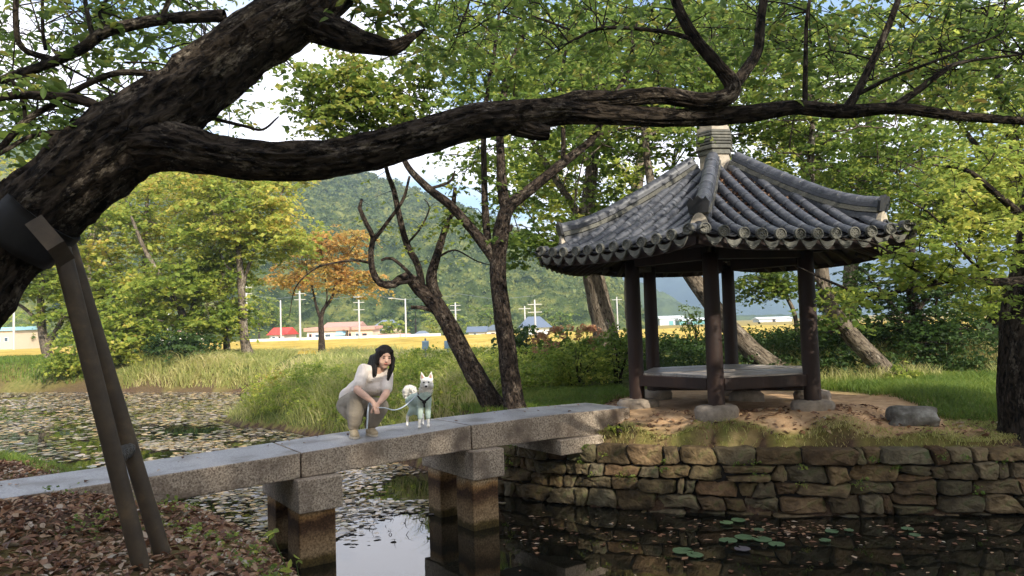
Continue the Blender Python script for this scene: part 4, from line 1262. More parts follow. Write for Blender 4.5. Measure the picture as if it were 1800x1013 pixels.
# ---------------- unseen trees added behind the viewer to throw shade over bank, bridge and pavilion
for i, (gx0, gy0, hgt, wid, lb) in enumerate(((-6, -12, 15, 5.5, 'left-hand tall unseen tree added behind the viewer to cast shade'), (2.5, -13, 17, 6.0, 'second tall unseen tree added behind the viewer to cast shade'), (10.5, -12, 17, 5.5, 'third tall unseen tree added behind the viewer to cast shade'), (17.5, -10, 15, 4.2, 'right-hand tall unseen tree added behind the viewer to cast shade'))):
    gg = np.random.default_rng(900 + i); b0 = np.array([gx0, gy0, .9])
    tk = (np.array([b0, b0 + [.2, .1, 4], b0 + [-.2, 0, 9], b0 + [0, 0, hgt - 2]]), np.array([.45, .35, .25, .08]))
    cr = np.vstack([crown_points(b0 + [0, 0, hgt * .6], (wid, 3.2, hgt * .42), 430, gg, .02), crown_points(b0 + [0, 0, hgt * .3], (wid, 2.5, hgt * .25), 150, gg, .02)])
    build_tree('unseen_shade_tree', lb, [tk], cr, 18, 1.0, .50, M_LEAF_GREEN, M_BARK_GREY, group='unseen shade trees added behind the viewer', sides=8, step=.8, seed=900 + i, maxtwig=60)

# ---------------- steel prop under the leaning trunk
f1, f2 = G(255, 992, .90), G(293, 968, .90)
f1[2] = ground_z(f1[0], f1[1], False) - .12; f2[2] = ground_z(f2[0], f2[1], False) - .12
t1, t2 = P(112, 452, 4.93), P(122, 440, 5.16)
prop = empty('tree_prop', (f1 + f2) / 2 + [0, 0, .1], 'brown two-legged steel prop holding up the leaning trunk', 'prop')
po = np.array(prop.location)
for a, b in ((t1, f1), (t2, f2)):
    d = unit(a - b)
    V, F = tube([b, (a + b) / 2, a + d * .06], [.057, .057, .057], 24, .3)
    mk('leg', V - po, [tuple(f) for f in F] + [tuple(range(len(V) - 24, len(V)))], M_STEEL, prop)
k_ = .62
a1 = t1 + (f1 - t1) * k_; a2 = t2 + (f2 - t2) * k_
V, F = tube([a1, (a1 + a2) / 2, a2], [.042, .042, .042], 14, .1); mk('cross_tube', V - po, F, M_STEEL, prop)
wd = unit(a2 - a1); hx = unit(np.cross(wd, [0, 0, 1.0])); hy = np.cross(wd, hx); pts = []
for i in range(90):
    t_ = i / 89; an = i * .75
    pts.append(a1 + (a2 - a1) * (.1 + .8 * t_) + (hx * math.cos(an) + hy * math.sin(an)) * (.050 + .006 * math.sin(i * 2.3)))
V, F = tube(pts, [.006] * 90, 5, .05); mk('wire_wrap', V - po, F, M_WIRE, prop)
# rubber pad wrapped round the underside of the trunk, and the saddle plate on top of the legs
tc_, tr_ = smooth_path(*limbs[0], .03)
j0 = int(np.argmin(np.linalg.norm(tc_ - P(52, 398, 4.93), axis=1)))
ax = unit(tc_[j0 + 6] - tc_[j0 - 6]); toc = unit(np.array([0, 0, EYE]) - tc_[j0]); s1 = unit(np.cross(ax, toc)); s2 = np.cross(s1, ax)
V = []; F = []; nA, nL = 30, 6
for li, layer in enumerate((.284, .304)):
    for i in range(nL):
        c = tc_[j0] + ax * (-.14 + .28 * i / (nL - 1))
        for j in range(nA):
            an = math.radians(-250 + 290 * j / (nA - 1))
            V.append(c + (s2 * math.sin(an + math.pi / 2) * 1 + s1 * math.cos(an + math.pi / 2) * 1) * layer * (1 + .012 * math.sin(j * 1.7)))
nn_ = nA * nL
for li in range(2):
    for i in range(nL - 1):
        for j in range(nA - 1):
            q = (li * nn_ + i * nA + j, li * nn_ + i * nA + j + 1, li * nn_ + (i + 1) * nA + j + 1, li * nn_ + (i + 1) * nA + j)
            F.append(q)
for i in range(nL - 1):
    F += [(i * nA, (i + 1) * nA, nn_ + (i + 1) * nA, nn_ + i * nA), (i * nA + nA - 1, (i + 1) * nA + nA - 1, nn_ + (i + 1) * nA + nA - 1, nn_ + i * nA + nA - 1)]
for j in range(nA - 1):
    F += [(j, j + 1, nn_ + j + 1, nn_ + j), ((nL - 1) * nA + j, (nL - 1) * nA + j + 1, nn_ + (nL - 1) * nA + j + 1, nn_ + (nL - 1) * nA + j)]
mk('rubber_pad', np.array(V) - po, F, M_RUBBER, prop, True)
# saddle plate: a bent steel strip running up the pad from the legs
e0 = P(118, 462, 4.80); e1 = P(98, 432, 4.58); e2 = P(58, 386, 4.58)
wv_ = unit(np.cross(unit(e2 - e1), toc)) * .055
V = []
for e in (e0, e1, e2):
    for th in (0, -.018):
        V += [e - wv_ + toc * th, e + wv_ + toc * th]
F = []
for i in range(2):
    a = i * 4; b = a + 4
    F += [(a, a + 1, b + 1, b), (a + 2, b + 2, b + 3, a + 3), (a, b, b + 2, a + 2), (a + 1, a + 3, b + 3, b + 1)]
F += [(0, 2, 3, 1), (8, 9, 11, 10)]
mk('saddle_plate', np.array(V) - po, F, M_STEEL, prop, False)

# ---------------- slender trees on the islet's near shore
D1 = 11.2
A = [[(908, 732, D1, .24), (905, 715, D1, .17), (899, 680, D1, .15), (892, 620, D1, .14), (881, 540, D1, .132), (875, 475, D1, .128), (880, 415, D1, .125), (892, 368, D1, .105), (930, 335, D1 + .1, .085), (985, 290, D1 + .2, .075), (1040, 245, D1 + .3, .06), (1065, 195, D1 + .3, .05), (1105, 120, D1 + .3, .04), (1120, 20, D1 + .3, .03)],
     [(890, 372, D1, .09), (884, 335, D1, .085), (880, 280, D1 - .1, .068), (880, 205, D1 - .1, .055), (898, 115, D1 - .1, .045), (930, 40, D1 - .2, .035), (950, -40, D1 - .2, .025)],
     [(872, 462, D1, .08), (852, 432, D1, .085), (822, 395, D1 - .1, .075), (790, 360, D1 - .2, .068), (752, 330, D1 - .3, .058), (716, 292, D1 - .3, .045), (700, 240, D1 - .3, .03), (720, 180, D1 - .3, .02)],
     [(860, 440, D1, .06), (854, 385, D1 + .2, .06), (851, 300, D1 + .3, .05), (852, 200, D1 + .3, .04), (868, 100, D1 + .3, .03), (880, 0, D1 + .3, .02)],
     [(1045, 240, D1 + .3, .03), (1090, 228, D1 + .4, .024), (1130, 222, D1 + .5, .015)],
     [(990, 288, D1 + .2, .04), (990, 230, D1 + .2, .036), (985, 150, D1 + .2, .03), (1000, 60, D1 + .2, .02)],
     [(880, 410, D1, .03), (897, 405, D1 - .1, .028), (900, 395, D1 - .12, .024)],
     [(755, 332, D1 - .3, .025), (790, 320, D1 - .3, .02), (800, 300, D1 - .3, .012)]]
g = np.random.default_rng(55)
cs = np.vstack([px_sprays(120, 740, 1020, 0, 190, 10.4, 12.4, g, .32), px_sprays(90, 1000, 1240, 0, 250, 10.8, 12.6, g, .32),
                crown_points(P(625, 180, 10.9), (1.1, .8, .62), 130, g, .12), px_sprays(60, 480, 800, 40, 220, 10.4, 12, g, .3), px_sprays(26, 770, 880, 270, 420, 11.2, 12.6, g, .2), crown_points(P(600, 150, 10.9), (.8, .6, .4), 50, g, .1), px_sprays(14, 700, 830, 90, 230, 10.6, 11.4, g), px_sprays(9, 830, 960, 300, 440, 11, 11.8, g)])
build_tree('slender_tree', 'slender dark tree rising upright beside the bridge, left of the pavilion', [LP(q) for q in A], cs, 34, .36, .08, M_LEAF_GREEN, M_BARK_BROWN, sides=18, rough=.07, ridges=.10, step=.1, twig=.011, seed=8)
D2 = 11.7
Bt = [[(878, 728, D2, .24), (866, 712, D2, .19), (848, 682, D2, .165), (815, 622, D2, .15), (787, 568, D2, .14), (762, 530, D2, .135), (738, 508, D2, .115), (715, 486, D2 - .1, .085), (692, 500, D2 - .2, .068), (668, 498, D2 - .2, .056), (655, 475, D2 - .2, .05), (652, 440, D2 - .2, .046), (656, 418, D2 - .2, .044), (645, 395, D2 - .2, .038), (632, 366, D2 - .2, .034), (636, 350, D2 - .2, .02)],
      [(655, 425, D2 - .2, .034), (680, 392, D2 - .2, .03), (708, 352, D2 - .2, .026), (720, 310, D2 - .2, .018)],
      [(768, 525, D2, .10), (758, 490, D2, .088), (768, 450, D2 + .1, .064), (780, 410, D2 + .2, .055), (795, 370, D2 + .2, .045), (800, 330, D2 + .2, .03)],
      [(742, 505, D2, .06), (735, 468, D2 + .1, .056), (716, 432, D2 + .1, .054), (703, 385, D2 + .1, .05), (692, 335, D2 + .1, .044), (680, 300, D2 + .1, .036), (672, 250, D2 + .1, .02)],
      [(655, 463, D2 - .2, .026), (625, 458, D2 - .3, .02), (590, 462, D2 - .4, .016), (555, 472, D2 - .5, .013), (520, 505, D2 - .6, .009), (508, 560, D2 - .6, .004)],
      [(690, 500, D2 - .2, .03), (725, 490, D2 - .3, .03), (690, 455, D2 - .4, .026), (670, 458, D2 - .4, .02)],
      [(770, 452, D2 + .1, .02), (800, 440, D2, .014), (840, 460, D2, .01), (880, 470, D2, .005)],
      [(715, 430, D2 + .1, .02), (740, 400, D2, .016), (755, 365, D2, .012), (745, 350, D2, .006)],
      [(772, 548, D2, .05), (742, 541, D2 - .06, .034), (722, 540, D2 - .1, .027)]]
cs = np.vstack([px_sprays(16, 640, 800, 290, 430, 11.3, 12.1, g), px_sprays(12, 690, 800, 380, 470, 11.3, 12.1, g)])
build_tree('crooked_tree', 'crooked bare-limbed tree leaning left over the dog', [LP(q) for q in Bt], cs, 10, .22, .06, M_LEAF_LIME, M_BARK_BROWN, sides=18, rough=.09, ridges=.12, step=.1, twig=.008, seed=9)

# ---------------- trees behind the pavilion
g = np.random.default_rng(66)
def bg_tree(name, label, trunk, extra, crowns, n, per, rs, ls, leaf, bark, seed, gaps=.28, group=None, sides=12, jit=.5):
    rg = np.random.default_rng(seed)
    cs = [crown_points(P(a, b, c), r, int(n * w), rg, gaps) for (a, b, c, r, w) in crowns]
    return build_tree(name, label, [LP(trunk)] + [LP(e) for e in extra], np.vstack(cs), per, rs, ls, leaf, bark, sides=sides, rough=.08, ridges=.06, step=.25, twig=.014, seed=seed, group=group, jit=jit, maxtwig=260)

bg_tree('shade_tree', 'grey-trunked tree just left of the pavilion columns', [(1075, 640, 17, .34), (1066, 600, 17, .29), (1054, 540, 17, .27), (1040, 470, 17, .25), (1030, 400, 17, .2), (1040, 300, 17, .15), (1060, 150, 17, .09)],
        [[(1042, 478, 17, .14), (1075, 440, 17.2, .11), (1130, 380, 17.4, .08), (1180, 300, 17.5, .06)], [(1032, 400, 17, .1), (980, 320, 16.8, .08), (930, 240, 16.6, .05)]],
        [(1010, 250, 16.5, (2.6, 2, 1.9), .4), (1120, 150, 17, (2.6, 2, 1.8), .35), (960, 425, 16, (1.2, 1, .55), .12), (900, 120, 17, (2, 2, 1.5), .13)], 440, 40, .5, .115, M_LEAF_GREEN, M_BARK_GREY, 12)
bg_tree('swept_tree', 'tree with a long curved trunk seen between the pavilion columns', [(1395, 668, 14.5, .24), (1350, 640, 14.5, .21), (1305, 600, 14.6, .19), (1262, 550, 14.7, .175), (1222, 495, 14.8, .16), (1190, 445, 14.9, .14), (1150, 350, 15, .1), (1130, 220, 15, .06)],
        [[(1238, 520, 14.8, .09), (1220, 465, 14.9, .085), (1230, 380, 15, .07), (1260, 250, 15, .05)]],
        [(1180, 120, 15, (2.4, 2, 1.8), .5), (1330, 140, 15.5, (2.4, 1.8, 1.7), .5)], 280, 40, .5, .11, M_LEAF_GREEN, M_BARK_GREY, 13)
bg_tree('mottled_tree', 'pale mottled trunk leaning left beyond the right-hand column', [(1572, 672, 14, .2), (1545, 640, 14, .18), (1500, 595, 14, .165), (1465, 550, 14.1, .15), (1448, 500, 14.2, .13), (1440, 430, 14.2, .11), (1425, 330, 14.4, .08), (1430, 180, 14.5, .05)],
        [[(1452, 515, 14.1, .07), (1438, 490, 14.2, .07), (1400, 470, 14.4, .05), (1360, 440, 14.6, .04)], [(1405, 655, 16.5, .06), (1402, 600, 16.5, .055), (1396, 550, 16.5, .05), (1372, 505, 16.5, .045), (1352, 480, 16.5, .035)]],
        [(1480, 230, 14.5, (2.0, 1.8, 1.5), .55), (1350, 495, 16.5, (.75, .7, .42), .16), (1455, 545, 14.2, (.7, .6, .5), .1), (1560, 300, 15, (1.6, 1.5, 1.1), .19)], 330, 36, .44, .095, M_LEAF_GREEN, M_BARK_GREY, 14)
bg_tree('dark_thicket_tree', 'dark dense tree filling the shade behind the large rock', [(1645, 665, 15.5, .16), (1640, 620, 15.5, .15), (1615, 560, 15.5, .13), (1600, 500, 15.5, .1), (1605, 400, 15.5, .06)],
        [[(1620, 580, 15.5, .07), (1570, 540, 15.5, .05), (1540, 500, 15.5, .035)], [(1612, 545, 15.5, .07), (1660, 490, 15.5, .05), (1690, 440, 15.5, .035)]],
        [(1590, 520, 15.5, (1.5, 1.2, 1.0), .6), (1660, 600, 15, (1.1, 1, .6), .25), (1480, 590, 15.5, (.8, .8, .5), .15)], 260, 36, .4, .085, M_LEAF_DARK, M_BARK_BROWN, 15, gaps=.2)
bg_tree('field_edge_tree', 'leaning tree with a slanting trunk near the right-hand field edge', [(1700, 650, 17, .18), (1728, 600, 17, .16), (1750, 555, 17, .14), (1790, 490, 17, .11), (1830, 400, 17, .08)],
        [[(1750, 555, 17, .06), (1735, 500, 17, .05), (1720, 440, 17, .03)]],
        [(1740, 520, 17, (1.0, .9, .7), .25), (1760, 330, 17, (1.9, 1.6, 1.5), .5), (1680, 380, 17.5, (1.2, 1.2, .9), .25)], 330, 36, .47, .105, M_LEAF_LIME, M_BARK_BROWN, 16, gaps=.3)
bg_tree('tall_lime_tree', 'tall yellow-green tree above the right slope of the tiled roof', [(1480, 640, 22, .26), (1490, 560, 22, .24), (1500, 420, 22, .2), (1520, 280, 22, .14), (1540, 120, 22, .08)],
        [[(1500, 420, 22, .12), (1430, 330, 22, .09), (1380, 220, 22, .06)], [(1510, 350, 22, .12), (1600, 260, 22, .08), (1660, 160, 22, .05)]],
        [(1420, 290, 21, (2.6, 2, 1.6), .3), (1600, 330, 21.5, (2.6, 2, 1.4), .25), (1560, 130, 22, (3.6, 2.4, 2.2), .3), (1720, 250, 22, (2, 2, 1.6), .15)], 560, 40, .6, .14, M_LEAF_LIME, M_BARK_GREY, 17, gaps=.3)
bg_tree('high_canopy_tree', 'tall airy tree standing behind the pavilion finial', [(1120, 640, 24, .26), (1110, 500, 24, .24), (1120, 330, 24, .2), (1150, 160, 24, .12), (1160, 20, 24, .06)],
        [[(1118, 330, 24, .12), (1040, 230, 24, .08), (980, 120, 24, .05)], [(1130, 250, 24, .1), (1220, 160, 24, .07), (1300, 60, 24, .04)]],
        [(1000, 300, 23, (2.6, 2, 1.7), .3), (960, 100, 24, (3.6, 2.4, 2.2), .35), (1260, 80, 24, (3.6, 2.2, 2.0), .35)], 500, 38, .62, .145, M_LEAF_LIME, M_BARK_GREY, 18, gaps=.36)
bg_tree('far_right_tree', 'leafy green tree crowding the upper right corner', [(1850, 640, 19, .26), (1840, 500, 19, .24), (1800, 330, 19, .18), (1760, 160, 19, .1), (1740, 20, 19, .06)],
        [[(1800, 330, 19, .1), (1720, 260, 19, .07), (1660, 180, 19, .04)]],
        [(1760, 120, 19, (2.4, 2, 2.0), .5), (1800, 300, 18.5, (1.8, 1.6, 1.4), .3), (1640, 60, 19, (1.8, 1.8, 1.4), .2)], 400, 38, .54, .125, M_LEAF_LIME, M_BARK_BROWN, 19, gaps=.25)

# ---------------- tree at the right edge with its leafy low bough
g = np.random.default_rng(88)
Rt = [[(1822, 830, 9.35, .60), (1818, 792, 9.35, .46), (1812, 740, 9.35, .36), (1808, 660, 9.35, .325), (1812, 560, 9.35, .31), (1822, 470, 9.35, .29), (1840, 330, 9.35, .25), (1880, 150, 9.3, .2), (1930, -60, 9.3, .14)],
      [(1815, 492, 9.3, .06), (1750, 496, 9.0, .05), (1680, 492, 8.7, .034), (1600, 508, 8.5, .026), (1530, 520, 8.4, .021), (1470, 500, 8.35, .016), (1425, 480, 8.3, .011), (1400, 468, 8.3, .006)],
      [(1650, 498, 8.6, .022), (1600, 470, 8.4, .016), (1540, 430, 8.3, .011), (1480, 420, 8.2, .007)],
      [(1740, 495, 9.0, .025), (1690, 440, 8.7, .018), (1640, 380, 8.5, .012), (1590, 350, 8.5, .008)],
      [(1820, 400, 9.3, .06), (1750, 340, 9.0, .04), (1700, 300, 8.9, .025), (1640, 290, 8.8, .012)],
      [(1800, 790, 9.2, .12), (1770, 800, 9.05, .07), (1735, 800, 8.98, .035)]]
cs = np.vstack([px_sprays(64, 1600, 1810, 380, 500, 8.1, 9.1, g, .15), px_sprays(20, 1555, 1640, 420, 500, 8.1, 8.6, g, .15), px_sprays(8, 1455, 1560, 505, 530, 8.1, 8.6, g), px_sprays(30, 1640, 1830, 280, 390, 8.5, 9.3, g, .3), px_sprays(10, 1690, 1800, 500, 560, 8.6, 9.1, g)])
build_tree('edge_tree', 'thick dark trunk at the right edge with a leafy bough reaching left', [LP(q) for q in Rt], cs, 30, .26, .07, M_LEAF_LIME, M_BARK_DARK, sides=30, rough=.06, ridges=.12, step=.08, twig=.008, seed=20)

# ---------------- trees across the pond, left
LB = [('bank_tree', 'pale forked tree on the far bank at the left edge', [(98, 655, 38, .34), (86, 630, 38, .27), (74, 580, 38, .22), (72, 520, 38, .17), (80, 420, 38, .1)], [[(82, 610, 38, .16), (110, 560, 38, .13), (130, 500, 38, .09), (150, 440, 38, .06)], [(74, 570, 38, .1), (40, 540, 38, .08), (5, 520, 38, .05)]],
       [(60, 470, 38, (3.0, 2.5, 1.7), .5), (170, 530, 38, (2.6, 2.4, 1.8), .3), (0, 400, 38, (3.5, 2.2, 2.2), .2), (110, 380, 38, (2.6, 2.2, 1.4), .2)], 300, M_LEAF_LIME),
      ('bank_tree', 'broad autumn-tinged tree behind the steel prop on the far bank', [(272, 640, 40, .3), (268, 600, 40, .26), (262, 540, 40, .22), (255, 440, 40, .15), (260, 330, 40, .08)], [[(263, 545, 40, .12), (210, 480, 40, .09), (170, 420, 40, .05)], [(260, 500, 40, .12), (320, 420, 40, .09), (360, 350, 40, .05)]],
       [(210, 420, 39, (4.2, 2.6, 2.0), .4), (300, 350, 40, (4.0, 2.6, 2.0), .35), (260, 520, 39, (3.6, 2.4, 1.5), .25)], 330, M_LEAF_AUTUMN),
      ('bank_tree', 'tree with a slanting trunk in the middle of the far bank', [(352, 640, 37, .24), (342, 605, 37, .21), (325, 560, 37, .19), (290, 500, 37, .15), (255, 440, 37, .11), (230, 380, 37, .06)], [[(330, 570, 37, .1), (350, 500, 37, .08), (370, 440, 37, .05)]],
       [(330, 500, 36.5, (3.2, 2, 1.3), .45), (250, 560, 36.5, (2.8, 2, 1.0), .3), (380, 420, 37, (2.6, 2, 1.5), .25), (390, 560, 36.5, (1.8, 1.6, 1.0), .2)], 290, M_LEAF_LIME),
      ('bank_tree', 'straight pale trunk nearest the orange maple on the far bank', [(440, 632, 36, .33), (432, 610, 36, .24), (427, 560, 36, .2), (424, 500, 36, .18), (418, 430, 36, .13), (405, 340, 36, .08)], [[(425, 510, 36, .1), (440, 460, 36, .09), (470, 390, 36, .06), (500, 330, 36, .04)], [(424, 480, 36, .07), (400, 470, 36, .05), (385, 440, 36, .03)]],
       [(430, 370, 36, (3.4, 2.4, 1.9), .5), (370, 310, 36.5, (2.8, 2, 1.4), .25), (490, 420, 36, (2.0, 1.8, 1.3), .25)], 290, M_LEAF_AUTUMN),
      ('bank_tree', 'thin crooked trunk beside the straight pale one on the far bank', [(400, 632, 37.5, .2), (398, 600, 37.5, .17), (396, 550, 37.5, .15), (394, 525, 37.5, .13), (402, 500, 37.5, .1), (412, 470, 37.5, .07), (410, 430, 37.5, .04)], [],
       [(390, 470, 37.5, (1.8, 1.6, 1.0), 1.0)], 60, M_LEAF_LIME),
      ('bank_tree', 'bushy low tree overhanging the far waterline', [(210, 655, 36, .2), (215, 630, 36, .17), (225, 590, 36, .14), (240, 550, 36, .08)], [[(218, 620, 36, .08), (180, 590, 36, .06), (150, 570, 36, .03)]],
       [(210, 600, 35.5, (3.0, 1.6, .8), .6), (150, 630, 35.5, (1.4, 1, .5), .2), (300, 625, 35.5, (1.8, 1, .5), .2)], 140, M_LEAF_LIME),
      ('bank_tree', 'tall yellowing tree rising behind the fork of the leaning trunk', [(150, 640, 46, .3), (150, 560, 46, .26), (160, 430, 46, .2), (190, 300, 46, .1)], [[(155, 480, 46, .12), (80, 380, 46, .08), (20, 300, 46, .05)], [(165, 400, 46, .12), (260, 320, 46, .08), (330, 290, 46, .04)]],
       [(90, 330, 46, (4.4, 2.6, 2.0), .35), (310, 305, 46, (4.2, 2.4, 1.6), .4), (480, 310, 46, (2.6, 2, 1.3), .25)], 330, M_LEAF_AUTUMN)]
for i, (nm, lb, tk, ex, cr, n, lf) in enumerate(LB):
    bg_tree(nm, lb, tk, ex, cr, n, 44, .95, .20, lf, M_BARK_GREY, 200 + i, gaps=.25, group='trees on the far bank', sides=8)
bg_tree('maple_tree', 'small orange autumn maple at the field edge, left of the crouching person', [(566, 618, 46, .24), (565, 590, 46, .19), (564, 565, 46, .17), (568, 545, 46, .13), (585, 520, 46, .09), (592, 480, 46, .05)],
        [[(564, 562, 46, .11), (555, 535, 46, .08), (550, 510, 46, .06), (540, 480, 46, .04)], [(570, 545, 46, .06), (575, 520, 46, .05), (570, 480, 46, .03)]],
        [(590, 430, 46, (2.8, 1.8, 1.2), .4), (545, 480, 46, (3.0, 1.8, 1.1), .4), (630, 500, 46, (1.8, 1.5, .9), .2)], 230, 44, .75, .18, M_LEAF_ORANGE, M_BARK_BROWN, 230, gaps=.2, sides=8)

# ================================================================== GROUND COVER (uncountable)
def blades(xy, h, w, rg, lean=.35, z=None):
    n = len(xy)
    z = ground_z(xy[:, 0], xy[:, 1]) if z is None else z
    B = np.column_stack([xy, z - .02])
    h = (np.broadcast_to(h, (n,)) * rg.uniform(.55, 1.35, n))[:, None]
    a = rg.uniform(0, 2 * math.pi, n); wv = np.column_stack([np.cos(a), np.sin(a), 0 * a]) * w * rg.uniform(.7, 1.3, (n, 1))
    b = rg.uniform(0, 2 * math.pi, n); lv = np.column_stack([np.cos(b), np.sin(b), 0 * b]) * lean * rg.uniform(.2, 1.2, (n, 1)) * h
    up = np.array([0, 0, 1.0])
    V = np.empty((n, 6, 3))
    V[:, 0] = B - wv; V[:, 1] = B + wv
    m1 = B + up * h * .55 + lv * .35
    V[:, 2] = m1 + wv * .75; V[:, 3] = m1 - wv * .75
    tp = B + up * h * (1 - .25 * lean) + lv
    V[:, 4] = tp + wv * .12; V[:, 5] = tp - wv * .12
    k = np.arange(n)[:, None] * 6
    F = np.concatenate([k + np.array([[0, 1, 2, 3]]), k + np.array([[3, 2, 4, 5]])])
    return V.reshape(-1, 3), F

def scatter(n, x0, x1, y0, y1, rg, test):
    out = []; tot = 0
    while tot < n:
        q = np.column_stack([rg.uniform(x0, x1, n), rg.uniform(y0, y1, n)])
        q = q[test(q[:, 0], q[:, 1])]; out.append(q); tot += len(q)
        if len(out) > 60: break
    return np.vstack(out)[:n]

g = np.random.default_rng(300)
nf = lambda x, y, sc=1.0, sd=2: fbm(np.column_stack([x, y, 0 * x]), sc, sd, 3)
sandr = lambda x, y: np.hypot(x - 3.35, y - 10.95)
land = lambda x, y, d=.1: pond_dist(x, y) > d
# bright lawn right of and behind the pavilion
q = scatter(26000, 4.2, 10, 9.9, 13.6, g, lambda x, y: land(x, y) & (sandr(x, y) > 2.55 + .25 * nf(x, y)) & (y > 10.0 + .25 * nf(x, y)))
V, F = blades(q, .17, .006, g, .8)
tag(mk('lawn_grass', V, F, M_GRASS), 'bright green lawn grass right of the pavilion', 'grass', kind='stuff')
# patchy grass and weeds along the top of the stone wall and round the sand
q = scatter(15000, .2, 9, 9.0, 10.9, g, lambda x, y: land(x, y, .0) & ((pond_dist(x, y) < .30 + .16 * nf(x, y)) | (sandr(x, y) > 2.6)) & (y < 10.4 + .3 * nf(x, y)) & (nf(x, y, 1.7, 6) > -.45))
V, F = blades(q, .06 + .04 * nf(q[:, 0], q[:, 1], 2.5, 8), .005, g, 1.1)
tag(mk('wall_top_grass', V, F, M_GRASS_DRY), 'patchy low grass along the top of the stone wall', 'grass', kind='stuff')
# short grass on the islet shore behind the bridge, both sides of the slender trees
q = scatter(16000, -2.5, 2.0, 11.0, 14.0, g, lambda x, y: land(x, y) & (sandr(x, y) > 2.1))
V, F = blades(q, .12, .006, g, .8)
tag(mk('shore_grass', V, F, M_GRASS), 'short grass round the feet of the slender trees', 'grass', kind='stuff')
# tall feathery grass of the spit behind the person
q = scatter(42000, -8.5, 3.5, 12.2, 27, g, lambda x, y: land(x, y, .1) & ((x < -.4) | (y > 14)) & (x < .5 + .25 * (y - 12)))
hh = (.42 + .30 * nf(q[:, 0], q[:, 1], .8, 9)) * np.where(q[:, 1] > 19, .75, 1)
V, F = blades(q, np.maximum(hh, .12), .0085, g, .75)
tag(mk('tall_grass', V, F, M_GRASS_DRY), 'tall feathery grass on the spit behind the crouching person', 'grass', kind='stuff')
# leafy weeds mixed in
q = scatter(2100, -7.5, 3.2, 12.4, 21, g, lambda x, y: land(x, y, .15) & (x < .3 + .33 * (y - 12)) & ((x < -.9) | (y > 13.2)))
z = ground_z(q[:, 0], q[:, 1]); C = np.column_stack([q, z + g.uniform(.1, .62, len(q)) * (.8 + .4 * nf(q[:, 0], q[:, 1], .7, 3))])
C, d = sprays(C, 30, .2, g, .9, .1)
V, F = leaf_quads(C, .055, g, .8, .7, dirs=d)
tag(mk('weed_patch', V, F, M_LEAF_LIME), 'leafy green weeds growing through the tall grass', 'weeds', kind='stuff')
# dark undergrowth on the embankment behind the pavilion
q = scatter(2300, 2.4, 15, 13.2, 19, g, lambda x, y: (y > 13.4 + .3 * nf(x, y)) & (y > 14.6 - .15 * (x - 2)))
z = ground_z(q[:, 0], q[:, 1]); C = np.column_stack([q, z + g.uniform(.02, .34, len(q))])
C, d = sprays(C, 26, .24, g, .8, .1)
V, F = leaf_quads(C, .06, g, .8, .7, dirs=d)
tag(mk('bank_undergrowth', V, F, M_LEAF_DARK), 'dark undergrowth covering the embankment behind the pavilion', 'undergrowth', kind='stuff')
q = scatter(5000, 4.8, 13, 13.0, 15.5, g, lambda x, y: nf(x, y, 1.2, 4) > -.2)
V, F = blades(q, .3, .006, g, .6)
tag(mk('straw_grass', V, F, M_GRASS_DRY), 'straw-coloured seed grass along the edge of the lawn', 'grass', kind='stuff')
q = scatter(14000, -10, 8, 26, 43.5, g, lambda x, y: land(x, y, .3) & ((x > -4 - .20 * y) ))
V, F = blades(q, .42 + .2 * nf(q[:, 0], q[:, 1], .4, 19), .02, g, .8)
tag(mk('meadow_grass', V, F, M_GRASS_DRY), 'rough meadow grass between the spit and the rice field', 'grass', kind='stuff')
# far bank: green turf left, reeds towards the middle
q = scatter(18000, -36, -16, 32, 45, g, lambda x, y: land(x, y, .3) & ((x < -20) | (pond_dist(x, y) > 1.4)))
V, F = blades(q, .28, .02, g, .6)
tag(mk('far_bank_grass', V, F, M_GRASS), 'green turf on the far bank at the left', 'grass', kind='stuff')
q = scatter(13000, -18, -9.5, 28, 42, g, lambda x, y: land(x, y, .12) & (x < -4 - .20 * y))
V, F = blades(q, .55 + .3 * nf(q[:, 0], q[:, 1], .5, 21), .018, g, .95)
tag(mk('bank_reeds', V, F, M_GRASS_DRY), 'pale plumed reeds on the far bank below the maple', 'reeds', kind='stuff')
# stalks of rice at the near edge of the field
q = scatter(15000, -28, 34, 43.2, 50, g, lambda x, y: y > 43)
V, F = blades(q, .5, .025, g, .5, np.full(len(q), .75))
m_rice = leafmat('rice_stalks', [(0, (.40, .26, .03)), (.5, (.60, .42, .06)), (1, (.5, .46, .08))], .35, .4)
tag(mk('rice_stalks', V, F, m_rice), 'golden rice stalks at the near edge of the field', 'rice', kind='stuff')

# leaf litter on the near bank
lx = lambda x, y: land(x, y, .1) & (np.hypot(x, y) > 2.2)
q = scatter(22000, -7.5, -1.0, 3.2, 9.5, g, lx)
# keep the path and the deck fairly clear
s_ = (q - BO) @ BE; t_ = (q - BO) @ BN
on = (t_ > -.02) & (t_ < 1.0) & (s_ > -6)
q = q[~on | (g.random(len(q)) < .0)]
z = ground_z(q[:, 0], q[:, 1])
C = np.column_stack([q, z + g.uniform(.008, .035, len(q))])
V, F = leaf_six(C, .056, g, 1.0, .38, .27)
tag(mk('leaf_litter', V, F, M_LITTER), 'fallen brown leaves covering the near bank', 'leaves', kind='stuff')
q = scatter(900, .6, 8, 9.2, 10.4, g, lambda x, y: land(x, y, .05))
q2 = scatter(420, -2.2, 1.8, 11, 12.6, g, lambda x, y: land(x, y, .05)); q = np.vstack([q, q2])
z = ground_z(q[:, 0], q[:, 1]); C = np.column_stack([q, z + .02])
V, F = leaf_quads(C, .065, g, 1.0, .3, .3)
tag(mk('islet_leaf_litter', V, F, M_LITTER), 'scattered fallen leaves above the stone wall', 'leaves', kind='stuff')
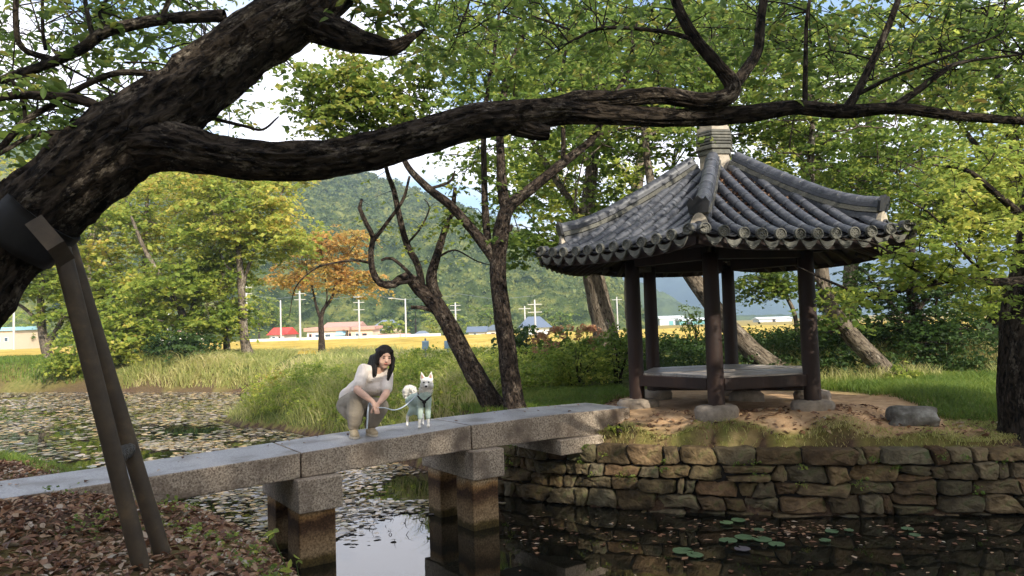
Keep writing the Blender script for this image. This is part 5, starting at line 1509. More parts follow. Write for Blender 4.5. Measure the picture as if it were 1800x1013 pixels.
# tufts of green on the near bank
tuf = [G(a, b, .88) for a, b in ((470, 990), (150, 950), (330, 940), (390, 950), (420, 985), (285, 880), (300, 905), (120, 905), (230, 935), (40, 800), (90, 812))]
C = []
for p in tuf:
    for i in range(16):
        x, y = p[0] + g.normal(0, .12), p[1] + g.normal(0, .12)
        if pond_dist(np.array([x]), np.array([y]))[0] < .08: continue
        C.append((x, y, float(ground_z(np.array([x]), np.array([y]))[0]) + g.uniform(.02, .09)))
C, d = sprays(np.array(C), 6, .05, g, .7, .1)
V, F = leaf_quads(C, .028, g, .9, .5, dirs=d)
tag(mk('bank_weeds', V, F, M_LEAF_GREEN), 'small green weeds among the fallen leaves', 'weeds', kind='stuff')
q = scatter(3800, -9.5, -4.4, 8.2, 12, g, lambda x, y: land(x, y, .05) & (pond_dist(x, y) < .9))
V, F = blades(q, .13, .006, g, .8)
tag(mk('bank_edge_grass', V, F, M_GRASS), 'green grass edging the bank beyond the bridge', 'grass', kind='stuff')

# withered floating pads on the pond behind the bridge
def discs(C, r, rg, tilt=.10, n=7):
    m_ = len(C); a = np.linspace(0, 2 * math.pi, n, endpoint=False)[None, :] + rg.uniform(0, 6.28, (m_, 1))
    rr = r[:, None] * rg.uniform(.75, 1.2, (m_, n)); tl = rg.normal(0, tilt, (m_, 2))
    x = np.cos(a) * rr; y = np.sin(a) * rr * rg.uniform(.6, 1, (m_, 1)); zz = x * tl[:, :1] + y * tl[:, 1:] + rg.uniform(-.15, .35, (m_, n)) * r[:, None] * tilt * 2
    V = np.empty((m_, n + 1, 3)); V[:, :n] = np.stack([x, y, zz], -1) + C[:, None, :]; V[:, n] = C
    k = np.arange(m_)[:, None] * (n + 1); F = np.concatenate([k + np.array([[i, (i + 1) % n, n]]) for i in range(n)])
    return V.reshape(-1, 3), F
dens = lambda x, y: np.clip((y - 8.3 - .35 * np.maximum(0, x + 2)) / 2.0, 0, 1) * (.45 + .9 * nf(x, y, .55, 15)) + .25 * np.clip((y - 16) / 6, 0, 1)
q1 = scatter(11000, -9, -.2, 8.3, 17, g, lambda x, y: (pond_dist(x, y) < -.1) & (g.random(len(x)) < dens(x, y)))
q2 = scatter(24000, -34, -4, 14, 36, g, lambda x, y: (pond_dist(x, y) < -.15) & (g.random(len(x)) < dens(x, y) + .12))
q = np.vstack([q1, q2]); r = np.where(np.arange(len(q)) < len(q1), g.uniform(.022, .065, len(q)), g.uniform(.04, .105, len(q)))
V, F = discs(np.column_stack([q, g.uniform(.010, .03, len(q))]), r, g, .07)
tag(mk('withered_pads', V, F, M_PADS), 'mass of withered brown lily pads covering the pond behind the bridge', 'lily pads', kind='stuff')
# dark stems and clods among them
q = scatter(260, -5, -.4, 8.6, 13, g, lambda x, y: (pond_dist(x, y) < -.3) & (g.random(len(x)) < .6))
V, F = blades(q, .10, .006, g, 1.2, np.zeros(len(q)))
tag(mk('dead_stems', V, F, M_BARK_DARK), 'short dead stems poking out of the water by the piers', 'stems', kind='stuff')

# green lily pads on the dark water in front of the wall, one by one
def lily(p, r, seed, ang):
    rg = np.random.default_rng(seed); n = 20; V = [(0, 0, 0)]; F = []
    for i in range(n + 1):
        t_ = math.radians(12) + (2 * math.pi - math.radians(24)) * i / n
        rr = r * (1 + rg.normal(0, .02)); V.append((math.cos(t_) * rr, math.sin(t_) * rr, rg.uniform(0, .006)))
    for i in range(n): F.append((0, i + 1, i + 2))
    b = len(V); V += [(x, y, z - .006) for x, y, z in V]
    for i in range(n): F += [(b, b + i + 2, b + i + 1), (i + 1, b + i + 1, b + i + 2, i + 2)]
    o = mk('lily_pad', V, F, M_LILY, None, False, None)
    o.location = (p[0], p[1], .014 + .004 * (seed % 4)); o.rotation_euler[2] = ang
    return o
pads = [(1200, 968, .13), (1222, 976, .10), (1280, 951, .115), (1308, 946, .12), (1340, 948, .12), (1365, 957, .10), (1298, 915, .10), (1277, 920, .09), (1334, 931, .07), (1462, 934, .085), (1492, 933, .06), (1595, 931, .075), (1608, 940, .07), (1450, 950, .07)]
LILY = ['the large one nearest the viewer on the dark water', 'overlapping the right side of the large pad nearest the viewer', 'leftmost of the row of pads in the middle cluster', 'second from the left in the middle cluster', 'third from the left in the middle cluster', 'rightmost of the middle cluster below the wall', 'right one of the pair close under the stone wall', 'left one of the pair close under the stone wall', 'the small lone one just above the middle cluster', 'left one of two beyond the middle cluster to the right', 'small one right of the pad beyond the middle cluster', 'upper one of the far right pair below the wall', 'lower one of the far right pair below the wall', 'small one floating alone right of the middle cluster']
for i, (a, b, r) in enumerate(pads):
    p = G(a, b, .015); r *= .85
    tag(lily(p, r, 500 + i, i * 2.1), 'green lily pad, ' + LILY[i], 'lily pad', 'green lily pads below the wall')
o = lily(G(1305, 966, .012), .085, 530, 2); o.data.materials.clear(); o.data.materials.append(plain('dead_pad', (.10, .09, .10), .4))
tag(o, 'purplish dead lily pad nearest the viewer below the wall', 'lily pad')
# leaves adrift on the dark water
C = []
for i in range(340):
    if g.random() < .6:
        p = G(g.uniform(880, 1800), g.uniform(905, 960) ** 1.0, .012)
    else: p = G(g.uniform(880, 1800), g.uniform(900, 1013), .012)
    if pond_dist(p[None, 0], p[None, 1])[0] < -.35: C.append((p[0], p[1], .01))
for i in range(70):
    p = G(1380 + g.normal(0, 50), 930 + g.normal(0, 7), .012); C.append((p[0], p[1], .012))
V, F = leaf_quads(np.array(C), .06, g, 1.0, .08, .3, fold=.04)
tag(mk('floating_leaves', V, F, M_LITTER), 'fallen leaves adrift on the dark water before the wall', 'leaves', kind='stuff')

# leaves blown onto the bridge deck, and tufts rooted in the wall joints
C = []
for i in range(46):
    s0, t0 = g.uniform(-2.5, 4.7), g.uniform(.03, .95) ** .8
    if .95 < s0 < 2.0: continue
    p = BP(s0, t0, bz(s0) + .012); C.append(p)
V, F = leaf_quads(np.array(C), .055, g, 1.0, .2, .3)
tag(mk('deck_leaves', V, F, M_LITTER), 'few fallen leaves scattered on the bridge deck', 'leaves', kind='stuff')
C = []
for i in range(46):
    s0 = g.uniform(1.2, seg[-1] - 1); x, y, nx, ny = wall_pt(s0); z = g.uniform(.2, .84) ** .8
    for k in range(5): C.append((x + nx * .06 + g.normal(0, .03), y + ny * .06 + g.normal(0, .02), z + g.normal(0, .02)))
C, d = sprays(np.array(C), 6, .05, g, .6, .5)
V, F = leaf_quads(C, .026, g, .7, .6, dirs=d)
tag(mk('wall_weeds', V, F, M_LEAF_GREEN), 'tiny weeds and moss tufts rooted in the wall joints', 'weeds', kind='stuff')
# ================================================================== single plants and rocks
def shrub(name, label, p, rad, n, per, rs, ls, leaf, seed, stems=7, group=None):
    rg = np.random.default_rng(seed); p = np.asarray(p, float)
    p[2] = float(ground_z(p[None, 0], p[None, 1])[0])
    root = empty(name, p, label, 'shrub', group)
    qb = QB(); rad = np.asarray(rad, float); c = np.array([0, 0, rad[2] * .95])
    for i in range(stems):
        d = rg.normal(0, 1, 3); d[2] = abs(d[2]) + .6; e = c + unit(d) * rad * .75
        V, F = tube([rg.normal(0, .05, 3) * [1, 1, 0], e * .5 + rg.normal(0, .05, 3), e], [.018, .012, .006], 5, .15); qb.add(V, F)
    o_ = qb.build('stems', M_BARK_BROWN, root); o_['kind'] = 'stuff'
    cs_ = crown_points(c, rad, n, rg, .15, 1.5); cs_ = cs_[cs_[:, 2] > .03]
    C, d = sprays(cs_, per, rs, rg, .6, .2)
    V, F = leaf_quads(C, ls, rg, .8, .6, dirs=d); mk('foliage', V, F, leaf, root, False)['kind'] = 'stuff'
    return root
m_hyd = leafmat('hydrangea_heads', [(0, (.30, .26, .08)), (.4, (.40, .24, .12)), (.75, (.45, .2, .13)), (1, (.33, .1, .07))], .3, .5, pscale=2)
hyd = shrub('hydrangea_shrub', 'hydrangea bush with fading pink heads left of the pavilion', P(1005, 600, 15.5), (.85, .6, .55), 90, 26, .2, .075, M_LEAF_GREEN, 61)
hr = np.random.default_rng(62)
for i in range(34):
    d = unit(np.array([hr.normal(), -abs(hr.normal()) * .8, abs(hr.normal()) * .9 + .15])); c = np.array([0, 0, .55]) + d * np.array([.9, .62, .62])
    q = unit(hr.normal(0, 1, (46, 3))) * .075 * np.array([1, 1, .8]) + c
    V, F = leaf_quads(q, .04, hr, .5, .8, .45); mk('flower_head', V, F, m_hyd, hyd, False)
shrub('leafy_shrub', 'dense green shrub in front of the hydrangea', P(1010, 640, 14.2), (.85, .6, .42), 110, 26, .2, .06, M_LEAF_LIME, 63)
shrub('leafy_shrub', 'green shrub against the left pavilion column', P(1085, 640, 14.5), (.5, .5, .62), 80, 26, .2, .06, M_LEAF_GREEN, 64)
shrub('dark_shrub', 'dark broad-leaved shrub right of the slender tree at the field edge', P(915, 625, 20), (.75, .6, .62), 60, 24, .3, .11, M_LEAF_DARK, 65)
shrub('airy_shrub', 'small airy shrub seen between the left pavilion columns', P(1222, 640, 17.5), (.5, .4, .62), 30, 18, .2, .06, M_LEAF_GREEN, 66)
shrub('golden_shrub', 'yellow-leaved bush at the field edge beyond the slender tree', P(935, 620, 22), (.45, .4, .4), 34, 22, .24, .09, leafmat('leaves_gold', [(0, (.45, .33, .04)), (1, (.6, .45, .08))], .4, .4), 67)
shrub('low_shrub', 'small lime shrub growing at the foot of the mottled trunk', P(1590, 668, 13.2), (.35, .3, .14), 26, 22, .14, .055, M_LEAF_LIME, 68)
shrub('dark_shrub', 'dark rounded bush under the trees of the far bank', P(318, 652, 34.5), (1.7, 1.0, .75), 110, 26, .5, .16, M_LEAF_DARK, 69)
shrub('low_shrub', 'lime-green bush at the foot of the far bank near the prop', P(130, 660, 35), (1.6, .8, .5), 70, 26, .45, .15, M_LEAF_LIME, 70)
shrub('wall_shrub', 'trailing weed rooted at the bridge end of the stone wall', np.array([1.35, 9.98, 0]), (.2, .1, .06), 16, 14, .07, .03, M_LEAF_LIME, 71, 4)
# young plant at the water's edge before the left pier
sp_ = G(470, 1005, .25); sp_[2] = -.02
sp_ = np.array([-1.62, 5.55, .3])
root = empty('sapling', sp_, 'thin green sapling at the water edge before the left pier', 'plant')
qb = QB(); Cc = []; Dd = []
tips = [(445, 968), (490, 1000), (520, 985), (478, 940), (430, 975), (500, 1010)]
for a, b in tips:
    e = P(a, b, 5.6 + random.uniform(-.1, .1)) - sp_
    V, F = tube([np.zeros(3), e * .55 + np.array([0, 0, .04]), e], [.005, .004, .002], 5, .06); qb.add(V, F)
    for k in range(5):
        Cc.append(e + np.array([random.uniform(-.045, .045), random.uniform(-.03, .03), random.uniform(-.03, .03)]))
so = qb.build('stems', M_GRASS, root)
V, F = leaf_six(np.array(Cc), .06, g, .8, .5, .26); mk('leaves', V, F, M_LEAF_LIME, root, False)['kind'] = 'stuff'

def rock(name, label, p, size, seed, mat=M_ROCK, n=22, m_=12, sink=.25):
    rg = np.random.default_rng(seed); V = []; F = []
    for i in range(m_ + 1):
        ph = math.pi * i / m_
        for j in range(n):
            th = 2 * math.pi * j / n; V.append((math.sin(ph) * math.cos(th), math.sin(ph) * math.sin(th), math.cos(ph)))
    V = np.array(V); V = np.sign(V) * np.abs(V) ** .62
    V *= (1 + .22 * noise3(V, 1.3, seed) + .10 * noise3(V, 3.1, seed + 1))[:, None]
    V *= np.asarray(size)
    for i in range(m_):
        for j in range(n):
            F.append((i * n + j, (i + 1) * n + j, (i + 1) * n + (j + 1) % n, i * n + (j + 1) % n))
    z = float(ground_z(np.array([p[0]]), np.array([p[1]]))[0])
    o = mk(name, V, F, mat); o.location = (p[0], p[1], z + size[2] * (1 - 2 * sink)); o.rotation_euler[2] = rg.uniform(-.4, .4)
    return tag(o, label, 'rock')
rock('boulder', 'flat-topped lichened boulder on the grass right of the pavilion', G(1606, 745, 1.0), (.31, .2, .15), 3)

# ================================================================== VILLAGE across the field
VD = 128.0
m_white = plain('render_white', (.72, .68, .60), .9); m_cream = plain('render_cream', (.62, .50, .36), .9); m_roofg = plain('roof_grey', (.16, .19, .23), .7)
m_roofr = plain('roof_red', (.55, .06, .04), .7); m_roofp = plain('roof_pink', (.45, .26, .20), .8); m_dark = plain('dark_opening', (.02, .02, .025), .6); m_blue = plain('awning_blue', (.30, .52, .62), .7)
m_shed = plain('shed_white', (.66, .70, .72), .7); m_teal = plain('shed_teal', (.18, .42, .42), .7); m_pole = plain('concrete_pole', (.42, .41, .39), .8); m_slate = plain('roof_slate', (.12, .15, .20), .7); m_glass = plain('window_glass', (.06, .09, .12), .15, .6)
def house(name, label, x0, x1, yb, yeave, yridge, D, wall, roof, kind='gable', opens=(), depth=7.0, awn=None, rise=0):
    a = P(x0, yb, D); b = P(x1, yb, D); z0 = 0.5; w = b[0] - a[0]
    hE = P((x0 + x1) / 2, yeave, D)[2] - z0; hR = P((x0 + x1) / 2, yridge, D)[2] - z0
    root = empty(name, ((a[0] + b[0]) / 2, D, z0), label, 'house')
    x = w / 2
    V = [(-x, 0, 0), (x, 0, 0), (x, depth, 0), (-x, depth, 0), (-x, 0, hE), (x, 0, hE), (x, depth, hE), (-x, depth, hE)]
    mk('wall', V, [(0, 1, 5, 4), (1, 2, 6, 5), (2, 3, 7, 6), (3, 0, 4, 7), (4, 5, 6, 7)], wall, root, False)
    o_ = .45
    if kind == 'gable':
        V = [(-x - o_, -o_, hE - .1), (x + o_, -o_, hE - .1), (x + o_, depth + o_, hE - .1), (-x - o_, depth + o_, hE - .1), (-x - o_, depth / 2, hR), (x + o_, depth / 2, hR)]
        F = [(0, 1, 5, 4), (2, 3, 4, 5), (1, 2, 5), (3, 0, 4), (3, 2, 1, 0)]
    elif kind == 'hip':
        V = [(-x - o_, -o_, hE - .1), (x + o_, -o_, hE - .1), (x + o_, depth + o_, hE - .1), (-x - o_, depth + o_, hE - .1), (-x * .45, depth / 2, hR), (x * .45, depth / 2, hR)]
        F = [(0, 1, 5, 4), (2, 3, 4, 5), (1, 2, 5), (3, 0, 4), (3, 2, 1, 0)]
    elif kind == 'front':
        V = [(-x - o_, -o_, hE - .1), (x + o_, -o_, hE - .1), (0, -o_, hR), (-x - o_, depth, hE - .1), (x + o_, depth, hE - .1), (0, depth, hR)]
        F = [(0, 1, 2), (4, 3, 5), (0, 2, 5, 3), (1, 4, 5, 2), (0, 3, 4, 1)]
    else:
        V = [(-x - o_, -o_, hE), (x + o_, -o_, hE), (x + o_, depth + o_, hE + .2), (-x - o_, depth + o_, hE + .2), (-x - o_, -o_, hR), (x + o_, -o_, hR), (x + o_, depth + o_, hR + .2), (-x - o_, depth + o_, hR + .2)]
        F = [(0, 1, 5, 4), (1, 2, 6, 5), (2, 3, 7, 6), (3, 0, 4, 7), (4, 5, 6, 7), (3, 2, 1, 0)]
    mk('roof', V, F, roof, root, False)
    for (nm, u0, u1, v0, v1, mt_) in opens:
        V = []
        for yy in (-.06, .05):
            V += [(-x + w * u0, yy, hE * v0), (-x + w * u1, yy, hE * v0), (-x + w * u1, yy, hE * v1), (-x + w * u0, yy, hE * v1)]
        fr_ = mk(nm, V, [(0, 1, 2, 3), (0, 4, 5, 1), (1, 5, 6, 2), (2, 6, 7, 3), (3, 7, 4, 0)], m_roofp if nm == 'door' else m_shed, root, False)
        e_ = .07
        V2 = [(-x + w * u0 + e_, -.065, hE * v0 + e_), (-x + w * u1 - e_, -.065, hE * v0 + e_), (-x + w * u1 - e_, -.065, hE * v1 - e_), (-x + w * u0 + e_, -.065, hE * v1 - e_)]
        mk('pane' if nm == 'window' else 'door_leaf', V2, [(0, 1, 2, 3)], mt_, fr_, False)
    if awn:
        u0, u1, v = awn
        V = [(-x + w * u0, -.1, hE * .95), (-x + w * u1, -.1, hE * .95), (-x + w * u1, -1.2, hE * v), (-x + w * u0, -1.2, hE * v), (-x + w * u0, -.1, hE * .95 - .06), (-x + w * u1, -.1, hE * .95 - .06), (-x + w * u1, -1.2, hE * v - .06), (-x + w * u0, -1.2, hE * v - .06)]
        mk('awning', V, [(0, 1, 2, 3), (7, 6, 5, 4), (2, 6, 7, 3), (0, 3, 7, 4), (1, 5, 6, 2)], m_blue, root, False)
    return root
W, Dr = 'window', 'door'
house('village_house', 'small red-roofed house at the left of the village', 474, 500, 597, 588, 576, VD, m_white, m_roofr, 'gable', [(W, .15, .4, .4, .8, m_glass), (Dr, .6, .8, 0, .8, m_dark)])
house('village_house', 'long whitewashed house with a blue awning and dark doorways', 540, 610, 603, 582, 576, VD - 3, m_white, m_roofp, 'flat', [(W, .2, .35, .4, .75, m_glass), (W, .45, .6, .4, .75, m_glass), (Dr, .05, .12, 0, .8, m_dark)], awn=(.74, .99, .62))
house('village_house', 'cream house with two dark doorways right of the blue awning', 612, 655, 602, 580, 575, VD - 4, m_cream, m_roofp, 'flat', [(Dr, .02, .14, 0, .75, m_dark), (Dr, .58, .78, 0, .72, m_dark), (W, .3, .45, .4, .75, m_glass)])
house('village_house', 'pink-roofed house standing behind the whitewashed one', 572, 628, 590, 573, 566, VD + 12, m_white, m_roofp, 'gable', [(W, .2, .3, .75, .92, m_glass), (W, .6, .72, .75, .92, m_glass)])
house('village_house', 'grey tiled house on the slope above the village', 657, 697, 590, 575, 562, VD + 15, m_cream, m_roofg, 'hip', [(W, .25, .4, .6, .85, m_glass), (W, .6, .75, .6, .85, m_glass)])
house('village_house', 'low white shed with a pale hipped roof beside the lamp pole', 726, 750, 597, 591, 582, VD - 4, m_white, m_roofg, 'hip', [(Dr, .4, .6, 0, .8, m_dark)])
house('village_house', 'low tin-roofed shed between the grey house and the lamp pole', 662, 712, 599, 592, 587, VD - 2, m_white, m_roofp, 'gable', [(W, .2, .4, .3, .8, m_glass)])
house('village_house', 'slate-roofed house left of the slender tree', 824, 852, 594, 583, 574, VD, m_white, m_slate, 'gable', [(W, .3, .5, .3, .8, m_glass)])
house('village_house', 'second slate-roofed house touching the slender tree', 850, 884, 594, 580, 571, VD + 4, m_white, m_slate, 'front', [(Dr, .4, .6, 0, .6, m_dark)])
house('village_house', 'large grey-blue roofed house between slender tree and hydrangea', 916, 966, 592, 575, 556, 96, m_shed, m_slate, 'hip', [(Dr, .42, .58, 0, .8, m_dark), (W, .12, .28, .35, .75, m_glass)])
house('village_house', 'blue-white building at the left edge behind the trees', -20, 26, 603, 582, 576, VD, m_cream, m_blue, 'flat', [(W, .3, .45, .5, .7, m_glass), (W, .6, .75, .5, .7, m_glass)])
house('village_house', 'pale building half hidden behind the prop', 130, 205, 600, 580, 570, VD, m_cream, m_shed, 'gable', [(W, .2, .3, .4, .7, m_glass), (W, .6, .7, .4, .7, m_glass)])
house('village_house', 'white bungalow glimpsed under the far bank trees', 235, 330, 600, 588, 582, VD, m_white, m_roofp, 'gable', [(W, .2, .3, .3, .8, m_glass), (W, .6, .7, .3, .8, m_glass)])
house('far_shed', 'long white shed far beyond the field, between the columns', 1160, 1200, 572, 560, 556, 260, m_shed, m_shed, 'flat', [(Dr, .4, .6, 0, .7, m_teal)])
house('far_shed', 'teal shed far beyond the field beside the white one', 1195, 1240, 571, 563, 559, 250, m_teal, m_shed, 'gable', [(Dr, .3, .5, 0, .7, m_dark)])
house('far_shed', 'pale greenhouse far beyond the field at the right column', 1335, 1392, 567, 560, 557, 260, m_shed, m_shed, 'gable', [(Dr, .4, .5, 0, .8, m_dark)])
# low field wall in front of the village
a = P(432, 600, VD - 8); b = P(775, 596, VD - 8)
V = [(a[0], VD - 8, .4), (b[0], VD - 8, .4), (b[0], VD - 7.7, .4), (a[0], VD - 7.7, .4)]; V += [(x, y, 1.55) for x, y, z in V]
tag(bev(mk('field_wall', V, [(0, 1, 5, 4), (1, 2, 6, 5), (2, 3, 7, 6), (3, 0, 4, 7), (4, 5, 6, 7)], m_white, None, False), .03), 'long low white wall between the rice field and the village', 'wall')
# utility poles
def pole(label, px, ytop, D, r=.16, arm=None, lamp=False, ybase=600):
    b = P(px, ybase, D); b[2] = 0.5; top = P(px, ytop, D)[2]
    root = empty('utility_pole', b, label, 'pole', 'poles along the village road')
    V, F = tube([(0, 0, 0), (0, 0, (top - .5) / 2), (0, 0, top - .5)], [r, r * .85, r * .7], 8, 3)
    mk('pole_shaft', V, [tuple(f) for f in F] + [tuple(range(len(V) - 8, len(V)))], m_pole, root)
    h = top - .5
    for z in (arm or ()):
        beam((-.9, 0, h - z), (.9, 0, h - z), .1, .1, 'cross_arm', m_pole, parent=root, bv=0)
    if lamp:
        la_ = beam((0, 0, h - .2), (-2.0, 0, h + .1), .09, .09, 'lamp_arm', m_pole, parent=root, bv=0)
        beam((-1.9, 0, h + .12), (-2.7, 0, h + .1), .3, .14, 'lamp_head', m_pole, parent=la_, bv=0)
    return root
pole('tall pale pole left of the orange maple trunk', 528, 512, 120, .2, (.4, 1.4))
pole('shorter pole beside the red-roofed house', 494, 528, 122, .16)
pole('tall pole with crossarms before the cream house', 632, 519, 120, .18, (.3, 1.2, 2.4))
pole('street lamp pole with a bent arm left of the crooked tree', 714, 525, 118, .17, None, True)
pole('pole half hidden behind the crooked trunk', 802, 532, 125, .17, (.5, 1.3))
pole('pole with a transformer arm before the grey-blue house', 942, 527, 94, .13, (.6, 1.6))
pole('pole just left of the grey-blue house', 924, 538, 110, .13, (.4,), False)
pole('thin pole left of the pavilion at the hill foot', 1087, 522, 130, .14, (.5,))
pole('pole behind the straight pale trunk on the far bank', 434, 500, 116, .2, (.5, 1.5))
pole('pole behind the far bank, middle of the left trees', 296, 545, 116, .2, (.5,))
pole('pole at the left edge behind the leaning trunk', 24, 530, 116, .2, (.5,))
for i, (a, b) in enumerate(((528, 632), (632, 802), (802, 942), (434, 528))):
    pa, pb = P(a, 516, 120), P(b, 520, 121); mid = (pa + pb) / 2 - [0, 0, .8]
    V, F = tube([pa, mid, pb], [.025, .025, .025], 4, 4)
    tag(mk('power_line', V, F, m_roofg), ('power line sagging between the maple pole and the crossarm pole', 'power line sagging behind the crooked tree', 'power line sagging behind the slender tree', 'power line running left of the maple')[i], 'cable')
# roadside trees at the foot of the hill
vr = np.random.default_rng(90)
lead = ['rounded green tree behind the red-roofed house', 'yellow-green tree left of the maple, behind the village', 'dark tree behind the street lamp', 'bamboo-green tree right of the street lamp', 'bushy tree behind the slate-roofed houses', 'green tree above the low tin-roofed shed', 'round tree right of the slender tree at the hill foot', 'small dark tree before the low ridge', 'roadside tree under the far bank trees', 'leafy tree at the left end of the village']
spots = [(480, 560, 145, 3.2, M_LEAF_GREEN), (455, 545, 140, 3.6, M_LEAF_LIME), (730, 548, 150, 4.0, M_LEAF_DARK), (780, 560, 142, 4.2, M_LEAF_LIME), (862, 555, 150, 3.6, M_LEAF_GREEN), (690, 580, 138, 2.4, M_LEAF_LIME), (985, 560, 150, 3.4, M_LEAF_GREEN), (1130, 565, 190, 3.4, M_LEAF_DARK), (360, 570, 135, 3.4, M_LEAF_GREEN), (60, 570, 135, 3.8, M_LEAF_LIME)]
for lb, (a, b, D, r, lf) in zip(lead, spots):
    c = P(a, b, D); bt = np.array([c[0], D, .4])
    build_tree('roadside_tree', lb, [(np.array([bt, (bt + c) / 2, c]), np.array([.22, .18, .08]))], crown_points(c, (r * 1.2, r, r * .85), 34, vr, .1, .3), 34, 1.3, .5, lf, M_BARK_BROWN, sides=6, step=1.0, seed=int(a), maxtwig=20, group='trees at the foot of the hill')
# two field taps (blue-grey standpipes) before the rice
for i, (a, lb) in enumerate(((748, 'blue-grey water standpipe in the grass, left of its twin'), (787, 'blue-grey water standpipe in the grass beside the crooked trunk'))):
    b = P(a, 612, 27); b[2] = float(ground_z(b[None, 0], b[None, 1])[0]); h = P(a, 595, 27)[2] - b[2]
    r0 = empty('standpipe', b, lb, 'standpipe')
    V, F = tube([(0, 0, 0), (0, 0, h * .8), (0, 0, h)], [.03, .03, .03], 8, .3); mk('pipe', V, F, m_roofg, r0)
    beam((-.12, 0, h * .75), (.12, 0, h * .75), .16, .3, 'valve_box', plain('valve_blue', (.22, .32, .40), .6) if i == 0 else MATS['valve_blue'], parent=r0, bv=.02)

# ================================================================== PERSON, DOG, LEASH
BLOBS = []
def sph(c, r, M=None, n=14, m_=9):
    V = []; F = []
    for i in range(m_ + 1):
        ph = math.pi * i / m_
        for j in range(n):
            th = 2 * math.pi * j / n; V.append((math.sin(ph) * math.cos(th), math.sin(ph) * math.sin(th), math.cos(ph)))
    V = np.array(V) * np.asarray(r, float)
    if M is not None: V = V @ np.asarray(M).T
    for i in range(m_):
        for j in range(n): F.append((i * n + j, (i + 1) * n + j, (i + 1) * n + (j + 1) % n, i * n + (j + 1) % n))
    return V + np.asarray(c), F
def cap(mb, p, q, r0, r1):
    """tapered capsule as overlapping balls and a cone"""
    p = np.asarray(p, float); q = np.asarray(q, float)
    mb.add(*sph(p, r0)); mb.add(*sph(q, r1))
    d = unit(q - p); u = unit(np.cross(d, [.31, .2, .93])); v = np.cross(d, u); n = 14; V = []
    for c, r in ((p, r0), (q, r1)):
        for j in range(n): V.append(c + r * (math.cos(6.2832 * j / n) * u + math.sin(6.2832 * j / n) * v))
    V += [p, q]
    F = [(j, (j + 1) % n, n + (j + 1) % n, n + j) for j in range(n)] + [((j + 1) % n, j, 2 * n) for j in range(n)] + [(n + j, n + (j + 1) % n, 2 * n + 1) for j in range(n)]
    mb.add(V, F)
def chain(mb, pts):
    for (p, r), (q, s_) in zip(pts[:-1], pts[1:]): cap(mb, p, q, r, s_)
def blob(name, mb, mat, parent, voxel=.008, smooth=6, off=None):
    o = mb.build(name, None, parent, False, None)
    if off is not None: o.data.transform(Matrix.Translation(Vector(-np.asarray(off))))
    md = o.modifiers.new('r', 'REMESH'); md.mode = 'VOXEL'; md.voxel_size = voxel
    md2 = o.modifiers.new('s', 'SMOOTH'); md2.iterations = smooth; md2.factor = .5
    BLOBS.append((o, mat)); return o
def bake_blobs():
    bpy.context.view_layer.update(); dg = bpy.context.evaluated_depsgraph_get(); res = []
    for o, mat in BLOBS:
        me = bpy.data.meshes.new_from_object(o.evaluated_get(dg)); res.append((o, mat, me))
    for o, mat, me in res:
        o.modifiers.clear(); o.data = me
        me.materials.clear(); me.materials.append(mat)
        me.polygons.foreach_set('use_smooth', np.ones(len(me.polygons), dtype=bool))

M_SKIN = surf('skin', [(.3, (.56, .33, .235)), (.7, (.66, .42, .31))], 8, .5, .05, 60, spec=.4)
M_HAIR = surf('black_hair', [(.3, (.006, .005, .005)), (.7, (.02, .016, .014))], 30, .6, .5, 90, 4, (3, 3, .4), .15, .004)
M_SHIRT = surf('cream_shirt', [(.3, (.66, .58, .52)), (.7, (.78, .70, .63))], 5, .9, .6, 11, bdist=.03)
M_PANTS = surf('khaki_trousers', [(.3, (.23, .195, .15)), (.7, (.33, .285, .225))], 6, .9, .6, 11, bdist=.03)
M_SHOE = plain('tan_shoes', (.42, .33, .21), .8); M_SOLE = plain('shoe_sole', (.55, .47, .36), .8)
M_LIP = plain('lips', (.42, .11, .09), .5); M_EYE = plain('eye_dark', (.012, .009, .008), .25)

DP = 8.85
def J(px, py, off=0.0): return P(px, py, DP + off)
def deck_z(p): return bz(float((np.asarray(p[:2]) - BO) @ BE))
fR = J(626, 758, -.22); fL = J(654, 750, -.10)
person = empty('person', ((fR + fL) / 2)[:3] * [1, 1, 0] + [0, 0, deck_z(fR)], 'person crouching on the bridge in cream shirt and khaki trousers, holding a leash', 'person')
PO = np.array(person.location)
shR, shL = J(639, 650, -.08), J(681, 658, .03)
elR, elL = J(627.5, 686, -.36), J(679, 692, -.24)
wrR, wrL = J(655, 706, -.44), J(667, 708, -.42)
hd = J(661, 716.5, -.46)
nk = J(663, 655, -.04)
hc_ = J(676, 628, -.08); HS = 1.15
hf = unit(np.array([.42, -.88, -.16])); hu0 = np.array([.10, .02, 1.0]); hs = unit(np.cross(hf, hu0)); hu = np.cross(hs, hf)   # face forward, side, up
HM = np.column_stack([hs, hf, hu]) * HS
hs, hf, hu = hs * HS, hf * HS, hu * HS
mb = MB()
mb.add(*sph(hc_ + hu * .028 - hf * .012, (.074, .092, .092), HM))            # skull
mb.add(*sph(hc_ - hu * .030 + hf * .020, (.064, .066, .078), HM))            # face
mb.add(*sph(hc_ - hu * .088 + hf * .040, (.034, .030, .026), HM))            # chin
mb.add(*sph(hc_ - hu * .045 + hf * .050 + hs * .033, (.028, .024, .028), HM)); mb.add(*sph(hc_ - hu * .045 + hf * .050 - hs * .033, (.028, .024, .028), HM))   # cheeks
cap(mb, hc_ + hu * .005 + hf * .080, hc_ - hu * .026 + hf * .096, .009, .014)   # nose
for sg in (-1, 1): mb.add(*sph(hc_ + hs * .076 * sg - hu * .012 - hf * .01, (.012, .024, .034), HM))
cap(mb, hc_ - hu * .07 - hf * .02, nk, .05, .056); cap(mb, nk, J(657, 668, -.02), .058, .085)
